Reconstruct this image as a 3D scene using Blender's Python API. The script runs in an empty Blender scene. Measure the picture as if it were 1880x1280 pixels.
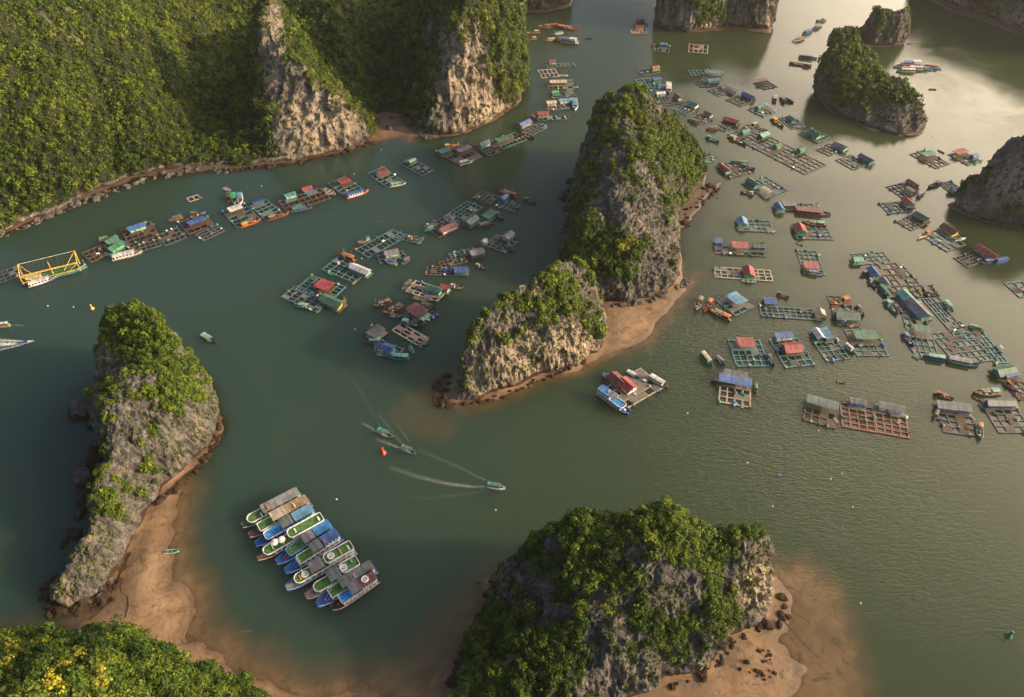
import bpy, math, random
import numpy as np
from mathutils import Vector, Matrix
from mathutils.bvhtree import BVHTree

random.seed(7)
RNG = np.random.default_rng(11)
S = bpy.context.scene
COL = S.collection

# ------------------------------------------------------------------ camera
CAM_H, PITCH, FPX = 240.0, math.radians(44.0), 1300.0
SP, CP = math.sin(PITCH), math.cos(PITCH)
cam_d = bpy.data.cameras.new('camera')
cam = bpy.data.objects.new('camera', cam_d)
COL.objects.link(cam)
cam.location = (0, 0, CAM_H)
cam.rotation_euler = (math.radians(90) - PITCH, 0, 0)
cam_d.sensor_width = 36.0
cam_d.lens = FPX / 1880.0 * 36.0
cam_d.clip_start = 0.5
cam_d.clip_end = 12000
S.camera = cam

# ------------------------------------------------------------------ sky, sun, exposure
SUN_AZ, SUN_EL = math.radians(98), math.radians(21)      # azimuth clockwise from +Y (view direction)
w = bpy.data.worlds.new('World')
S.world = w
w.use_nodes = True
nt = w.node_tree
bg = nt.nodes['Background']
sky = nt.nodes.new('ShaderNodeTexSky')
sky.sky_type = 'NISHITA'
sky.sun_disc = False
sky.sun_elevation = SUN_EL
sky.sun_rotation = SUN_AZ
sky.air_density = 1.0
sky.dust_density = 5.0
sky.ozone_density = 1.0
nt.links.new(sky.outputs[0], bg.inputs['Color'])
bg.inputs['Strength'].default_value = 0.14
# bright hazy cloud bank low in the sky on the sunward side (it is what the water mirrors)
geo = nt.nodes.new('ShaderNodeTexCoord')
dotn = nt.nodes.new('ShaderNodeVectorMath'); dotn.operation = 'DOT_PRODUCT'
ga, ge = math.radians(50), math.radians(17)
dotn.inputs[1].default_value = (math.sin(ga) * math.cos(ge), math.cos(ga) * math.cos(ge), math.sin(ge))
nt.links.new(geo.outputs['Generated'], dotn.inputs[0])
mr = nt.nodes.new('ShaderNodeMapRange')
mr.interpolation_type = 'SMOOTHSTEP'
mr.inputs['From Min'].default_value = 0.77
mr.inputs['From Max'].default_value = 1.0
nt.links.new(dotn.outputs['Value'], mr.inputs['Value'])
bg2 = nt.nodes.new('ShaderNodeBackground')
bg2.inputs['Color'].default_value = (1.0, 0.79, 0.54, 1)
mul = nt.nodes.new('ShaderNodeMath'); mul.operation = 'MULTIPLY'
mul.inputs[1].default_value = 4.9
nt.links.new(mr.outputs[0], mul.inputs[0])
nt.links.new(mul.outputs[0], bg2.inputs['Strength'])
addw = nt.nodes.new('ShaderNodeAddShader')
nt.links.new(bg.outputs[0], addw.inputs[0])
nt.links.new(bg2.outputs[0], addw.inputs[1])
nt.links.new(addw.outputs[0], nt.nodes['World Output'].inputs['Surface'])

sun_d = bpy.data.lights.new('sun', 'SUN')
sun_d.energy = 4.7
sun_d.angle = math.radians(0.6)
sun_d.color = (1.0, 0.74, 0.44)
sun = bpy.data.objects.new('sun', sun_d)
COL.objects.link(sun)
sdir = Vector((math.sin(SUN_AZ) * math.cos(SUN_EL), math.cos(SUN_AZ) * math.cos(SUN_EL), math.sin(SUN_EL)))
sun.rotation_euler = sdir.to_track_quat('Z', 'Y').to_euler()
sun.location = (300, 300, 400)

S.view_settings.view_transform = 'Standard'
S.view_settings.look = 'None'
S.view_settings.exposure = 0.45
S.view_settings.gamma = 1.0
S.view_settings.use_curve_mapping = False
S.render.engine = 'CYCLES'
S.cycles.max_bounces = 6
S.cycles.diffuse_bounces = 2
S.cycles.glossy_bounces = 3
S.cycles.transmission_bounces = 2
S.cycles.transparent_max_bounces = 4
S.cycles.volume_bounces = 1
S.cycles.use_denoising = True
S.cycles.caustics_reflective = False

# ------------------------------------------------------------------ pixel -> world (photograph is 1880 x 1280)
def G(px, py, z=0.0):
    u, v = (px - 940.0) / FPX, (py - 640.0) / FPX
    t = (CAM_H - z) / (SP + v * CP)
    return (u * t, t * (CP - v * SP))

def PY(px, py, Y):
    u, v = (px - 940.0) / FPX, (py - 640.0) / FPX
    t = Y / (CP - v * SP)
    return (u * t, Y, CAM_H - t * (SP + v * CP))

def PF(px, py, yfoot):
    return PY(px, py, G(940, yfoot)[1])

def to_px(P):
    x, y, z = P[:, 0], P[:, 1], P[:, 2] - CAM_H
    d = y * CP - z * SP
    return 940 + FPX * x / d, 640 + FPX * (-z * CP - y * SP) / d

# ------------------------------------------------------------------ numpy noise
_perm = RNG.permutation(256)
_perm = np.concatenate([_perm, _perm, _perm])
_g = RNG.normal(size=(256, 3)); _g /= np.linalg.norm(_g, axis=1)[:, None]

def pn(P, seed=0):
    P = P + seed * 17.31
    I = np.floor(P).astype(np.int64)
    F = P - I
    I &= 255
    U = F * F * F * (F * (F * 6 - 15) + 10)
    out = np.zeros(len(P))
    for dx in (0, 1):
        wx = U[:, 0] if dx else 1 - U[:, 0]
        for dy in (0, 1):
            wy = U[:, 1] if dy else 1 - U[:, 1]
            for dz in (0, 1):
                wz = U[:, 2] if dz else 1 - U[:, 2]
                h = _perm[_perm[_perm[(I[:, 0] + dx) & 255] + ((I[:, 1] + dy) & 255)] + ((I[:, 2] + dz) & 255)]
                g = _g[h]
                out += wx * wy * wz * (g[:, 0] * (F[:, 0] - dx) + g[:, 1] * (F[:, 1] - dy) + g[:, 2] * (F[:, 2] - dz))
    return out * 1.5

def fbm(P, oct=3, seed=0):
    s, a = 0, 1.0
    for i in range(oct):
        s = s + a * pn(P * 2 ** i, seed + i * 3)
        a *= 0.5
    return s

def sstep(a, b, x):
    t = np.clip((x - a) / (b - a), 0, 1)
    return t * t * (3 - 2 * t)

def sdist(X, Y, poly):
    """signed distance to a polygon, positive inside"""
    p = np.asarray(poly, float)
    q = np.roll(p, -1, axis=0)
    best = np.full(X.shape, 1e18)
    inside = np.zeros(X.shape, bool)
    for (ax, ay), (bx, by) in zip(p, q):
        dx, dy = bx - ax, by - ay
        t = np.clip(((X - ax) * dx + (Y - ay) * dy) / (dx * dx + dy * dy + 1e-9), 0, 1)
        best = np.minimum(best, (X - ax - t * dx) ** 2 + (Y - ay - t * dy) ** 2)
        c = (ay > Y) != (by > Y)
        with np.errstate(divide='ignore', invalid='ignore'):
            inside ^= c & (X < (bx - ax) * (Y - ay) / (by - ay + 1e-12) + ax)
    d = np.sqrt(best)
    return np.where(inside, d, -d)

def subdiv(poly, step, amp, seed):
    out = []
    n = len(poly)
    for i in range(n):
        a, b = np.array(poly[i]), np.array(poly[(i + 1) % n])
        k = max(1, int(np.linalg.norm(b - a) / step))
        for j in range(k):
            out.append(a + (b - a) * j / k)
    out = np.array(out)
    P = np.column_stack([out / 14.0, np.zeros(len(out))])
    out[:, 0] += amp * fbm(P, 2, seed)
    out[:, 1] += amp * fbm(P, 2, seed + 50)
    return out

def tps(ctrl):
    C = np.array(ctrl, float)
    n = len(C)
    def U(r2):
        return 0.5 * r2 * np.log(r2 + 1e-6)
    D2 = ((C[:, None, :2] - C[None, :, :2]) ** 2).sum(-1) / 1e4
    A = np.zeros((n + 3, n + 3))
    A[:n, :n] = U(D2) + np.eye(n) * 0.004
    A[:n, n] = 1; A[:n, n + 1:] = C[:, :2] / 100
    A[n:, :n] = A[:n, n:].T
    sol = np.linalg.solve(A, np.concatenate([C[:, 2], [0, 0, 0]]))
    def f(X, Y):
        out = sol[n] + sol[n + 1] * X / 100 + sol[n + 2] * Y / 100
        for i in range(n):
            out = out + sol[i] * U(((X - C[i, 0]) ** 2 + (Y - C[i, 1]) ** 2) / 1e4)
        return out
    return f

# ------------------------------------------------------------------ objects
def tag(o, label=None, cat=None, group=None, kind=None):
    if label: o['label'] = label
    if cat: o['category'] = cat
    if group: o['group'] = group
    if kind: o['kind'] = kind
    return o

def link(name, me, parent=None, mat=None):
    o = bpy.data.objects.new(name, me)
    COL.objects.link(o)
    if parent: o.parent = parent
    if mat is not None and me is not None and not me.materials: me.materials.append(mat)
    return o

def empty(name, loc, rz=0.0, scale=1.0):
    o = bpy.data.objects.new(name, None)
    COL.objects.link(o)
    o.location = loc; o.rotation_euler = (0, 0, rz); o.scale = (scale,) * 3
    o.empty_display_size = 0.5
    return o

def np_mesh(name, V, F, smooth=False):
    """V (n,3), F (m,k) uniform polygon size"""
    me = bpy.data.meshes.new(name)
    V = np.asarray(V, np.float32); F = np.asarray(F, np.int32)
    m, k = F.shape
    me.vertices.add(len(V)); me.vertices.foreach_set('co', V.ravel())
    me.loops.add(m * k); me.loops.foreach_set('vertex_index', F.ravel())
    me.polygons.add(m)
    me.polygons.foreach_set('loop_start', np.arange(0, m * k, k, dtype=np.int32))
    me.polygons.foreach_set('loop_total', np.full(m, k, np.int32))
    if smooth: me.polygons.foreach_set('use_smooth', np.ones(m, bool))
    me.update(calc_edges=True)
    return me

class MB:
    def __init__(s): s.v = []; s.f = []
    def poly(s, pts):
        n = len(s.v); s.v += [tuple(p) for p in pts]; s.f.append(tuple(range(n, n + len(pts))))
    def box(s, cx, cy, cz, sx, sy, sz, rz=0.0, taper=1.0):
        n = len(s.v); c, q = math.cos(rz), math.sin(rz)
        for k in (-1, 1):
            tp = taper if k > 0 else 1.0
            for (i, j) in ((-1, -1), (1, -1), (1, 1), (-1, 1)):
                x, y = i * sx / 2 * tp, j * sy / 2 * tp
                s.v.append((cx + x * c - y * q, cy + x * q + y * c, cz + k * sz / 2))
        s.f += [tuple(n + a for a in f) for f in ((3, 2, 1, 0), (4, 5, 6, 7), (0, 1, 5, 4), (1, 2, 6, 5), (2, 3, 7, 6), (3, 0, 4, 7))]
        return s
    def bar(s, a, b, r, n=6, r2=None):
        a, b = Vector(a), Vector(b); d = (b - a).normalized()
        p = d.orthogonal().normalized(); q = d.cross(p); k = len(s.v)
        for (c, rr) in ((a, r), (b, r if r2 is None else r2)):
            for i in range(n):
                t = 2 * math.pi * i / n
                s.v.append(tuple(c + p * (rr * math.cos(t)) + q * (rr * math.sin(t))))
        for i in range(n):
            j = (i + 1) % n; s.f.append((k + i, k + j, k + n + j, k + n + i))
        s.f.append(tuple(k + i for i in reversed(range(n)))); s.f.append(tuple(k + n + i for i in range(n)))
        return s
    def prism(s, out, z0, z1):
        n = len(s.v); m = len(out)
        s.v += [(x, y, z0) for x, y in out] + [(x, y, z1) for x, y in out]
        s.f.append(tuple(n + i for i in reversed(range(m)))); s.f.append(tuple(n + m + i for i in range(m)))
        for i in range(m):
            j = (i + 1) % m; s.f.append((n + i, n + j, n + m + j, n + m + i))
        return s
    def rim(s, out, inn, z0, z1):
        n = len(s.v); m = len(out)
        for z in (z0, z1):
            s.v += [(x, y, z) for x, y in out] + [(x, y, z) for x, y in inn]
        for i in range(m):
            j = (i + 1) % m
            s.f += [(n + i, n + j, n + 2 * m + j, n + 2 * m + i), (n + m + j, n + m + i, n + 3 * m + i, n + 3 * m + j),
                    (n + 2 * m + i, n + 2 * m + j, n + 3 * m + j, n + 3 * m + i), (n + j, n + i, n + m + i, n + m + j)]
        return s
    def lathe(s, prof, cx=0, cy=0, n=10):
        k = len(s.v); m = len(prof)
        for i in range(n):
            t = 2 * math.pi * i / n
            s.v += [(cx + r * math.cos(t), cy + r * math.sin(t), z) for r, z in prof]
        for i in range(n):
            j = (i + 1) % n
            for a in range(m - 1):
                s.f.append((k + i * m + a, k + j * m + a, k + j * m + a + 1, k + i * m + a + 1))
        s.f.append(tuple(k + i * m + m - 1 for i in range(n)))
        return s
    def mesh(s, name):
        me = bpy.data.meshes.new(name); me.from_pydata(s.v, [], s.f); me.update(); return me
    def build(s, name, mat, parent=None):
        return link(name, s.mesh(name), parent, mat)

# ------------------------------------------------------------------ materials
def new_mat(name):
    m = bpy.data.materials.new(name); m.use_nodes = True
    return m, m.node_tree, m.node_tree.nodes['Principled BSDF']

def N(nt, typ, **kw):
    n = nt.nodes.new(typ)
    for k, v in kw.items():
        if hasattr(n, k): setattr(n, k, v)
        else: n.inputs[k].default_value = v
    return n

def noise(nt, vec, scale, detail=3.0, rough=0.55, dist=0.0):
    n = N(nt, 'ShaderNodeTexNoise')
    n.inputs['Scale'].default_value = scale; n.inputs['Detail'].default_value = detail
    n.inputs['Roughness'].default_value = rough; n.inputs['Distortion'].default_value = dist
    if vec is not None: nt.links.new(vec, n.inputs['Vector'])
    return n.outputs['Fac']

def ramp(nt, fac, stops):
    r = N(nt, 'ShaderNodeValToRGB')
    e = r.color_ramp.elements
    while len(e) < len(stops): e.new(0.5)
    for x, (p, c) in zip(e, stops):
        x.position = p; x.color = (*c, 1) if len(c) == 3 else c
    nt.links.new(fac, r.inputs['Fac'])
    return r.outputs['Color']

def mix(nt, fac, a, b, typ='MIX'):
    m = N(nt, 'ShaderNodeMix', data_type='RGBA', blend_type=typ)
    if isinstance(fac, (int, float)): m.inputs['Factor'].default_value = fac
    else: nt.links.new(fac, m.inputs['Factor'])
    for s, i in ((a, 6), (b, 7)):
        if isinstance(s, tuple): m.inputs[i].default_value = (*s, 1) if len(s) == 3 else s
        else: nt.links.new(s, m.inputs[i])
    return m.outputs[2]

def rng(nt, val, a, b, c=0.0, d=1.0):
    m = N(nt, 'ShaderNodeMapRange'); m.interpolation_type = 'SMOOTHSTEP'
    m.inputs['From Min'].default_value = a; m.inputs['From Max'].default_value = b
    m.inputs['To Min'].default_value = c; m.inputs['To Max'].default_value = d
    nt.links.new(val, m.inputs['Value'])
    return m.outputs[0]

def mapping(nt, vec, scale, rot=(0, 0, 0)):
    m = N(nt, 'ShaderNodeMapping'); m.inputs['Scale'].default_value = scale; m.inputs['Rotation'].default_value = rot
    nt.links.new(vec, m.inputs['Vector'])
    return m.outputs[0]

def bump(nt, h, strength, dist, bsdf):
    b = N(nt, 'ShaderNodeBump'); b.inputs['Strength'].default_value = strength; b.inputs['Distance'].default_value = dist
    nt.links.new(h, b.inputs['Height']); nt.links.new(b.outputs[0], bsdf.inputs['Normal'])

PAL = dict(ddeck=(0.10, 0.075, 0.055), gdeck=(0.17, 0.15, 0.125),
    red=(0.40, 0.045, 0.04), maroon=(0.17, 0.035, 0.035), blue=(0.035, 0.13, 0.42), brightblue=(0.02, 0.20, 0.55), teal=(0.05, 0.24, 0.22),
    green=(0.035, 0.17, 0.11), lime=(0.06, 0.42, 0.16), mint=(0.22, 0.52, 0.40), grey=(0.27, 0.28, 0.28), dkgrey=(0.075, 0.078, 0.08),
    white=(0.78, 0.77, 0.74), cream=(0.62, 0.54, 0.40), wood=(0.19, 0.115, 0.065), brown=(0.10, 0.055, 0.035), plum=(0.22, 0.19, 0.23),
    orange=(0.62, 0.19, 0.03), yellow=(0.70, 0.45, 0.05), black=(0.025, 0.025, 0.028), turf=(0.05, 0.15, 0.025), navy=(0.03, 0.05, 0.16),
    gteal=(0.062, 0.135, 0.135), pink=(0.5, 0.2, 0.18), tan=(0.34, 0.24, 0.15), sea=(0.045, 0.17, 0.19), glass=(0.02, 0.025, 0.03),
    rust=(0.23, 0.075, 0.045), pale=(0.38, 0.31, 0.24), slate=(0.13, 0.16, 0.16), rope=(0.09, 0.075, 0.06), skyblue=(0.12, 0.33, 0.55))
_mats = {}

def paint(c, rough=0.6):
    """painted or weathered surface: mottled tone, faded and grimy patches"""
    key = ('p', c)
    if key in _mats: return _mats[key]
    m, nt, b = new_mat('paint_' + c)
    col = PAL[c]
    tc = N(nt, 'ShaderNodeNewGeometry')
    f = noise(nt, tc.outputs['Position'], 0.9, 4, 0.6)
    f2 = noise(nt, tc.outputs['Position'], 4.0, 2, 0.6)
    dark = tuple(x * 0.62 for x in col); light = tuple(min(0.85, x * 1.25 + 0.02) for x in col)
    c1 = mix(nt, rng(nt, f, 0.35, 0.68), dark, light)
    c2 = mix(nt, rng(nt, f2, 0.58, 0.75, 0.0, 0.45), c1, (0.11, 0.085, 0.065))
    nt.links.new(c2, b.inputs['Base Color'])
    b.inputs['Roughness'].default_value = rough
    _mats[key] = m
    return m

def roofmat(c):
    """corrugated sheet: fine ribs and faded, rust-stained panels"""
    key = ('r', c)
    if key in _mats: return _mats[key]
    m, nt, b = new_mat('roof_sheet_' + c)
    col = tuple(x * .74 for x in PAL[c])
    tc = N(nt, 'ShaderNodeTexCoord')
    ob = tc.outputs['Object']
    panel = N(nt, 'ShaderNodeTexBrick')
    panel.inputs['Scale'].default_value = 1.0; panel.inputs['Brick Width'].default_value = 1.1; panel.inputs['Row Height'].default_value = 2.4
    panel.inputs['Mortar Size'].default_value = 0.035; panel.offset = 0.0
    panel.inputs['Color1'].default_value = (*[x * 0.62 for x in col], 1); panel.inputs['Color2'].default_value = (*[min(0.85, x * 1.25 + .02) for x in col], 1)
    panel.inputs['Mortar'].default_value = (*[x * 0.5 for x in col], 1)
    nt.links.new(ob, panel.inputs['Vector'])
    ge = N(nt, 'ShaderNodeNewGeometry')
    f = noise(nt, ge.outputs['Position'], 0.6, 4, 0.65)
    c1 = mix(nt, rng(nt, f, 0.46, 0.70, 0, 0.65), panel.outputs['Color'], tuple(0.45 * x + 0.09 for x in col))
    f3 = noise(nt, ge.outputs['Position'], 1.7, 3, 0.7)
    c2 = mix(nt, rng(nt, f3, 0.54, 0.70, 0, 0.8), c1, (0.10, 0.062, 0.042))
    nt.links.new(c2, b.inputs['Base Color'])
    b.inputs['Roughness'].default_value = 0.5
    wv = N(nt, 'ShaderNodeTexWave'); wv.inputs['Scale'].default_value = 1.6
    nt.links.new(ob, wv.inputs['Vector'])
    bump(nt, wv.outputs['Fac'], 0.35, 0.08, b)
    _mats[key] = m
    return m

def planks(c):
    key = ('w', c)
    if key in _mats: return _mats[key]
    m, nt, b = new_mat('planks_' + c)
    col = PAL[c]
    ge = N(nt, 'ShaderNodeTexCoord')
    br = N(nt, 'ShaderNodeTexBrick')
    br.inputs['Scale'].default_value = 1.0; br.inputs['Brick Width'].default_value = 3.0; br.inputs['Row Height'].default_value = 0.3
    br.inputs['Mortar Size'].default_value = 0.03
    br.inputs['Color1'].default_value = (*[x * 0.7 for x in col], 1); br.inputs['Color2'].default_value = (*[x * 1.35 for x in col], 1)
    br.inputs['Mortar'].default_value = (0.02, 0.018, 0.015, 1)
    nt.links.new(ge.outputs['Object'], br.inputs['Vector'])
    f = noise(nt, ge.outputs['Object'], 1.2, 4, 0.6)
    nt.links.new(mix(nt, rng(nt, f, 0.4, 0.7, 0, 0.6), br.outputs['Color'], tuple(x * 0.6 for x in col)), b.inputs['Base Color'])
    b.inputs['Roughness'].default_value = 0.8
    _mats[key] = m
    return m

def leafmat(name, dark, mid, light):
    m, nt, b = new_mat(name)
    at = N(nt, 'ShaderNodeAttribute'); at.attribute_name = 'tone'
    c = ramp(nt, at.outputs['Fac'], [(0.0, dark), (0.5, mid), (1.0, light)])
    nt.links.new(c, b.inputs['Base Color'])
    b.inputs['Roughness'].default_value = 0.62
    b.inputs['Specular IOR Level'].default_value = 0.25
    tr = N(nt, 'ShaderNodeBsdfTranslucent')
    nt.links.new(c, tr.inputs['Color'])
    mx = N(nt, 'ShaderNodeMixShader'); mx.inputs[0].default_value = 0.28
    nt.links.new(b.outputs[0], mx.inputs[1]); nt.links.new(tr.outputs[0], mx.inputs[2])
    nt.links.new(mx.outputs[0], nt.nodes['Material Output'].inputs['Surface'])
    return m

LEAF = leafmat('shrub_leaves', (0.014, 0.032, 0.006), (0.070, 0.120, 0.012), (0.20, 0.235, 0.022))
LEAF_Y = leafmat('yellow_blossom_leaves', (0.05, 0.075, 0.01), (0.20, 0.19, 0.018), (0.46, 0.40, 0.04))
LEAF_D = leafmat('deep_green_leaves', (0.010, 0.028, 0.006), (0.028, 0.07, 0.010), (0.07, 0.13, 0.02))

def rock_material(name, warm=0.5, tide=2.2):
    """karst limestone: grey weathered skin, cream fresh faces, dark vertical streaks, brown tide band, soil under the shrubs"""
    m, nt, b = new_mat(name)
    ge = N(nt, 'ShaderNodeNewGeometry'); P = ge.outputs['Position']
    big = noise(nt, P, 0.055, 4, 0.6, 0.6)
    med = noise(nt, P, 0.30, 5, 0.65)
    st = noise(nt, mapping(nt, P, (0.55, 0.55, 0.055)), 1.0, 5, 0.7, 0.4)
    fine = noise(nt, mapping(nt, P, (1.05, 1.05, 0.17)), 1.0, 5, 0.75, 0.6)
    c = ramp(nt, med, [(0.30, (0.058, 0.055, 0.054)), (0.52, (0.135, 0.125, 0.120)), (0.72, (0.25, 0.228, 0.212))])
    c = mix(nt, rng(nt, big, 0.60 - 0.16 * warm, 0.78 - 0.12 * warm, 0, 0.85), c, (0.38, 0.30, 0.21))
    c = mix(nt, rng(nt, st, 0.50, 0.66, 0, 0.72), c, (0.070, 0.064, 0.060))
    c = mix(nt, rng(nt, fine, 0.50, 0.66, 0, 0.8), c, (0.040, 0.036, 0.033))
    c = mix(nt, rng(nt, fine, 0.44, 0.28, 0, 0.5), c, (0.42, 0.36, 0.29))
    veg = N(nt, 'ShaderNodeAttribute'); veg.attribute_name = 'veg'
    c = mix(nt, rng(nt, veg.outputs['Fac'], 0.25, 0.75, 0, 0.92), c, (0.022, 0.032, 0.010))
    pal = N(nt, 'ShaderNodeAttribute'); pal.attribute_name = 'pale'  # cream fresh rock; on the twin topped island, sunlight put into the colour
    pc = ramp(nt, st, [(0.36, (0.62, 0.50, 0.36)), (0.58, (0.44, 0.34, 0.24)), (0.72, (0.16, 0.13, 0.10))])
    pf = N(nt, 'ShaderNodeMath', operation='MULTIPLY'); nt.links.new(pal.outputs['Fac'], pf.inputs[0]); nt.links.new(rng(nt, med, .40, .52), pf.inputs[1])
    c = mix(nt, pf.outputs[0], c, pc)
    sx = N(nt, 'ShaderNodeSeparateXYZ'); nt.links.new(P, sx.inputs[0])
    zz = N(nt, 'ShaderNodeMath', operation='ADD'); nt.links.new(sx.outputs['Z'], zz.inputs[0])
    wob = rng(nt, noise(nt, P, 0.16, 3), 0.3, 0.7, -1.2, 1.2); nt.links.new(wob, zz.inputs[1])
    c = mix(nt, rng(nt, zz.outputs[0], tide, tide - 1.0), c, (0.055, 0.034, 0.022))
    nt.links.new(c, b.inputs['Base Color'])
    b.inputs['Roughness'].default_value = 0.9
    b.inputs['Specular IOR Level'].default_value = 0.2
    hh = N(nt, 'ShaderNodeMath', operation='ADD'); nt.links.new(fine, hh.inputs[0]); nt.links.new(st, hh.inputs[1])
    bump(nt, hh.outputs[0], 1.0, 1.3, b)
    return m

# ================================================================== ISLANDS AND HILLS
def g_(pts): return [G(*p) for p in pts]

ISL = []          # (object, outline)

def make_island(name, label, cat, outline, caps, wcl, vox, gs, amp, cover, spots=(), warm=0.5, tide=2.2, seed=0, edge=2.5, rgh=1.0, leaf=None,
                n_clump=1500, rc=(1.4, 2.6), k_leaf=46, tone=0.5, cut=None, lsz=0.26, leaf_label=None, ridges=(), dz=-3.0, pale=(), low=(7.0, 2.5)):
    poly = subdiv(outline, 5.0, edge, seed)
    f = tps(caps)
    x0, y0 = poly.min(0) - 4 * gs; x1, y1 = poly.max(0) + 4 * gs
    xs, ys = np.arange(x0, x1, gs), np.arange(y0, y1, gs)
    X, Y = np.meshgrid(xs, ys, indexing='ij')
    sd = sdist(X, Y, poly)
    Pn = np.column_stack([X.ravel(), Y.ravel(), np.zeros(X.size)])
    wv = (wcl * (1 + 0.7 * fbm(Pn / 22.0, 2, seed + 5))).reshape(X.shape).clip(wcl * 0.35, wcl * 2)
    cap = f(X, Y)
    for line, am, wd in ridges:
        dl = np.full(X.shape, 1e9)
        for (a0, a1, _a), (b0, b1, _b) in zip(line[:-1], line[1:]):
            tt = np.clip(((X - a0) * (b0 - a0) + (Y - a1) * (b1 - a1)) / ((b0 - a0) ** 2 + (b1 - a1) ** 2), 0, 1)
            dl = np.minimum(dl, np.hypot(X - a0 - tt * (b0 - a0), Y - a1 - tt * (b1 - a1)))
        cap = cap + am * np.exp(-dl / wd)
    zc = max(q[2] for q in caps)
    cap = np.clip(cap + dz, 3.0, (zc + dz) * 1.04)
    t = np.clip(sd / wv, 0, 1)
    prof = 1 - (1 - t) ** 2.3
    rg = (1 - np.abs(fbm(Pn / 17.0, 3, seed + 9)).reshape(X.shape)) - 0.75
    h = cap * prof + rg * amp * 2.2 * t + 1.2 * (sd > 0)
    h = np.where(sd > 0, np.maximum(h, 0.6), -3.0)
    msk = sd > -gs * 1.5
    cell = msk[:-1, :-1] & msk[1:, :-1] & msk[1:, 1:] & msk[:-1, 1:]
    idx = np.full(X.shape, -1)
    used = np.zeros(X.shape, bool)
    for a, b_ in ((slice(None, -1), slice(None, -1)), (slice(1, None), slice(None, -1)), (slice(1, None), slice(1, None)), (slice(None, -1), slice(1, None))):
        used[a, b_] |= cell
    n = used.sum(); idx[used] = np.arange(n)
    top = np.column_stack([X[used], Y[used], h[used]])
    bot = top.copy(); bot[:, 2] = -5.0
    q = np.stack([idx[:-1, :-1][cell], idx[1:, :-1][cell], idx[1:, 1:][cell], idx[:-1, 1:][cell]], 1)
    e = np.concatenate([q[:, [0, 1]], q[:, [1, 2]], q[:, [2, 3]], q[:, [3, 0]]])
    key = e[:, 0] * (n + 1) + e[:, 1]; rev = e[:, 1] * (n + 1) + e[:, 0]
    bd = e[~np.isin(key, rev)]
    side = np.stack([bd[:, 1], bd[:, 0], bd[:, 0] + n, bd[:, 1] + n], 1)
    F = np.concatenate([q, q[:, ::-1] + n, side])
    me = np_mesh(name + '_base', np.concatenate([top, bot]), F)
    tmp = bpy.data.objects.new('island_base', me); COL.objects.link(tmp)
    md = tmp.modifiers.new('remesh', 'REMESH'); md.mode = 'VOXEL'; md.voxel_size = vox
    dg = bpy.context.evaluated_depsgraph_get()
    m2 = bpy.data.meshes.new_from_object(tmp.evaluated_get(dg))
    bpy.data.objects.remove(tmp); bpy.data.meshes.remove(me)
    nv = len(m2.vertices)
    V = np.empty(nv * 3, np.float32); m2.vertices.foreach_get('co', V); V = V.reshape(-1, 3).astype(float)
    NR = np.empty(nv * 3, np.float32); m2.vertices.foreach_get('normal', NR); NR = NR.reshape(-1, 3).astype(float)
    # crags, vertical flutes and small ledges pushed out along the surface
    steep = 1 - np.clip(NR[:, 2], 0, 1)
    att = sstep(-1.0, 5.0, V[:, 2])
    r1 = 1 - 2 * np.abs(fbm(V / np.array([13., 13., 19.]), 3, seed + 20))
    r2 = 1 - 2.2 * np.abs(fbm(V / np.array([4.0, 4.0, 28.]), 3, seed + 30)) ** .8
    r3 = 1 - 2.2 * np.abs(fbm(V / np.array([2.2, 2.2, 12.]), 2, seed + 40)) ** .8
    r1 = r1 - 0.30; r2 = r2 - 0.25; r3 = r3 - 0.2
    disp = amp * (1.35 * r1 * (0.5 + 0.5 * steep) + rgh * 0.50 * r2 * (0.4 + 0.6 * steep) + rgh * 0.34 * r3)
    V2 = V + NR * (disp * att)[:, None]
    # undercut notch at the tide line
    notch = np.exp(-((V[:, 2] - 1.6) / 1.3) ** 2) * steep
    V2[:, :2] -= NR[:, :2] * (notch * 1.1)[:, None]
    m2.vertices.foreach_set('co', V2.astype(np.float32).ravel()); m2.update()
    m2.vertices.foreach_get('normal', N2 := np.empty(nv * 3, np.float32)); N2 = N2.reshape(-1, 3).astype(float)
    # where shrubs grow
    vx, vy = to_px(V2)
    veg = 0.50 * fbm(V2 / 15.0, 3, seed + 60) + 0.50 * fbm(V2 / 5.0, 3, seed + 70) + 0.65 * (NR[:, 2] - 0.45) + (cover - 0.5) * 1.6 + 0.22 * (disp / amp)
    for (sx, sy, rx, ry, am) in spots:
        dd = ((vx - sx) / rx) ** 2 + ((vy - sy) / ry) ** 2
        veg += am * np.exp(-dd)
    veg -= 0.20 + 1.4 * sstep(low[0], low[1], V2[:, 2])
    va = sstep(-0.12, 0.22, veg)
    at = m2.attributes.new('veg', 'FLOAT', 'POINT'); at.data.foreach_set('value', va.astype(np.float32))
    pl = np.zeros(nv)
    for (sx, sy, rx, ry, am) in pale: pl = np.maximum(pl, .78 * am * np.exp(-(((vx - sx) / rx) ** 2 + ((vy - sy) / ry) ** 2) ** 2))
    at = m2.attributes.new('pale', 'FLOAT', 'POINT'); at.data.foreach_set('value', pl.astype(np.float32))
    m2.materials.clear(); m2.materials.append(rock_material('limestone_' + name, warm, tide))
    m2.polygons.foreach_set('use_smooth', np.zeros(len(m2.polygons), bool))
    o = link(name, m2); m2.name = name
    tag(o, label, cat, None, 'structure')
    ISL.append((o, outline, V2))
    # scatter the shrub clumps
    nf = len(m2.polygons)
    FI = np.empty(nf * 4, np.int32)
    m2.polygons.foreach_get('vertices', FI); FI = FI.reshape(-1, 4)
    c = V2[FI].mean(1); fn = N2[FI].mean(1); fn /= np.linalg.norm(fn, axis=1)[:, None] + 1e-9
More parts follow.
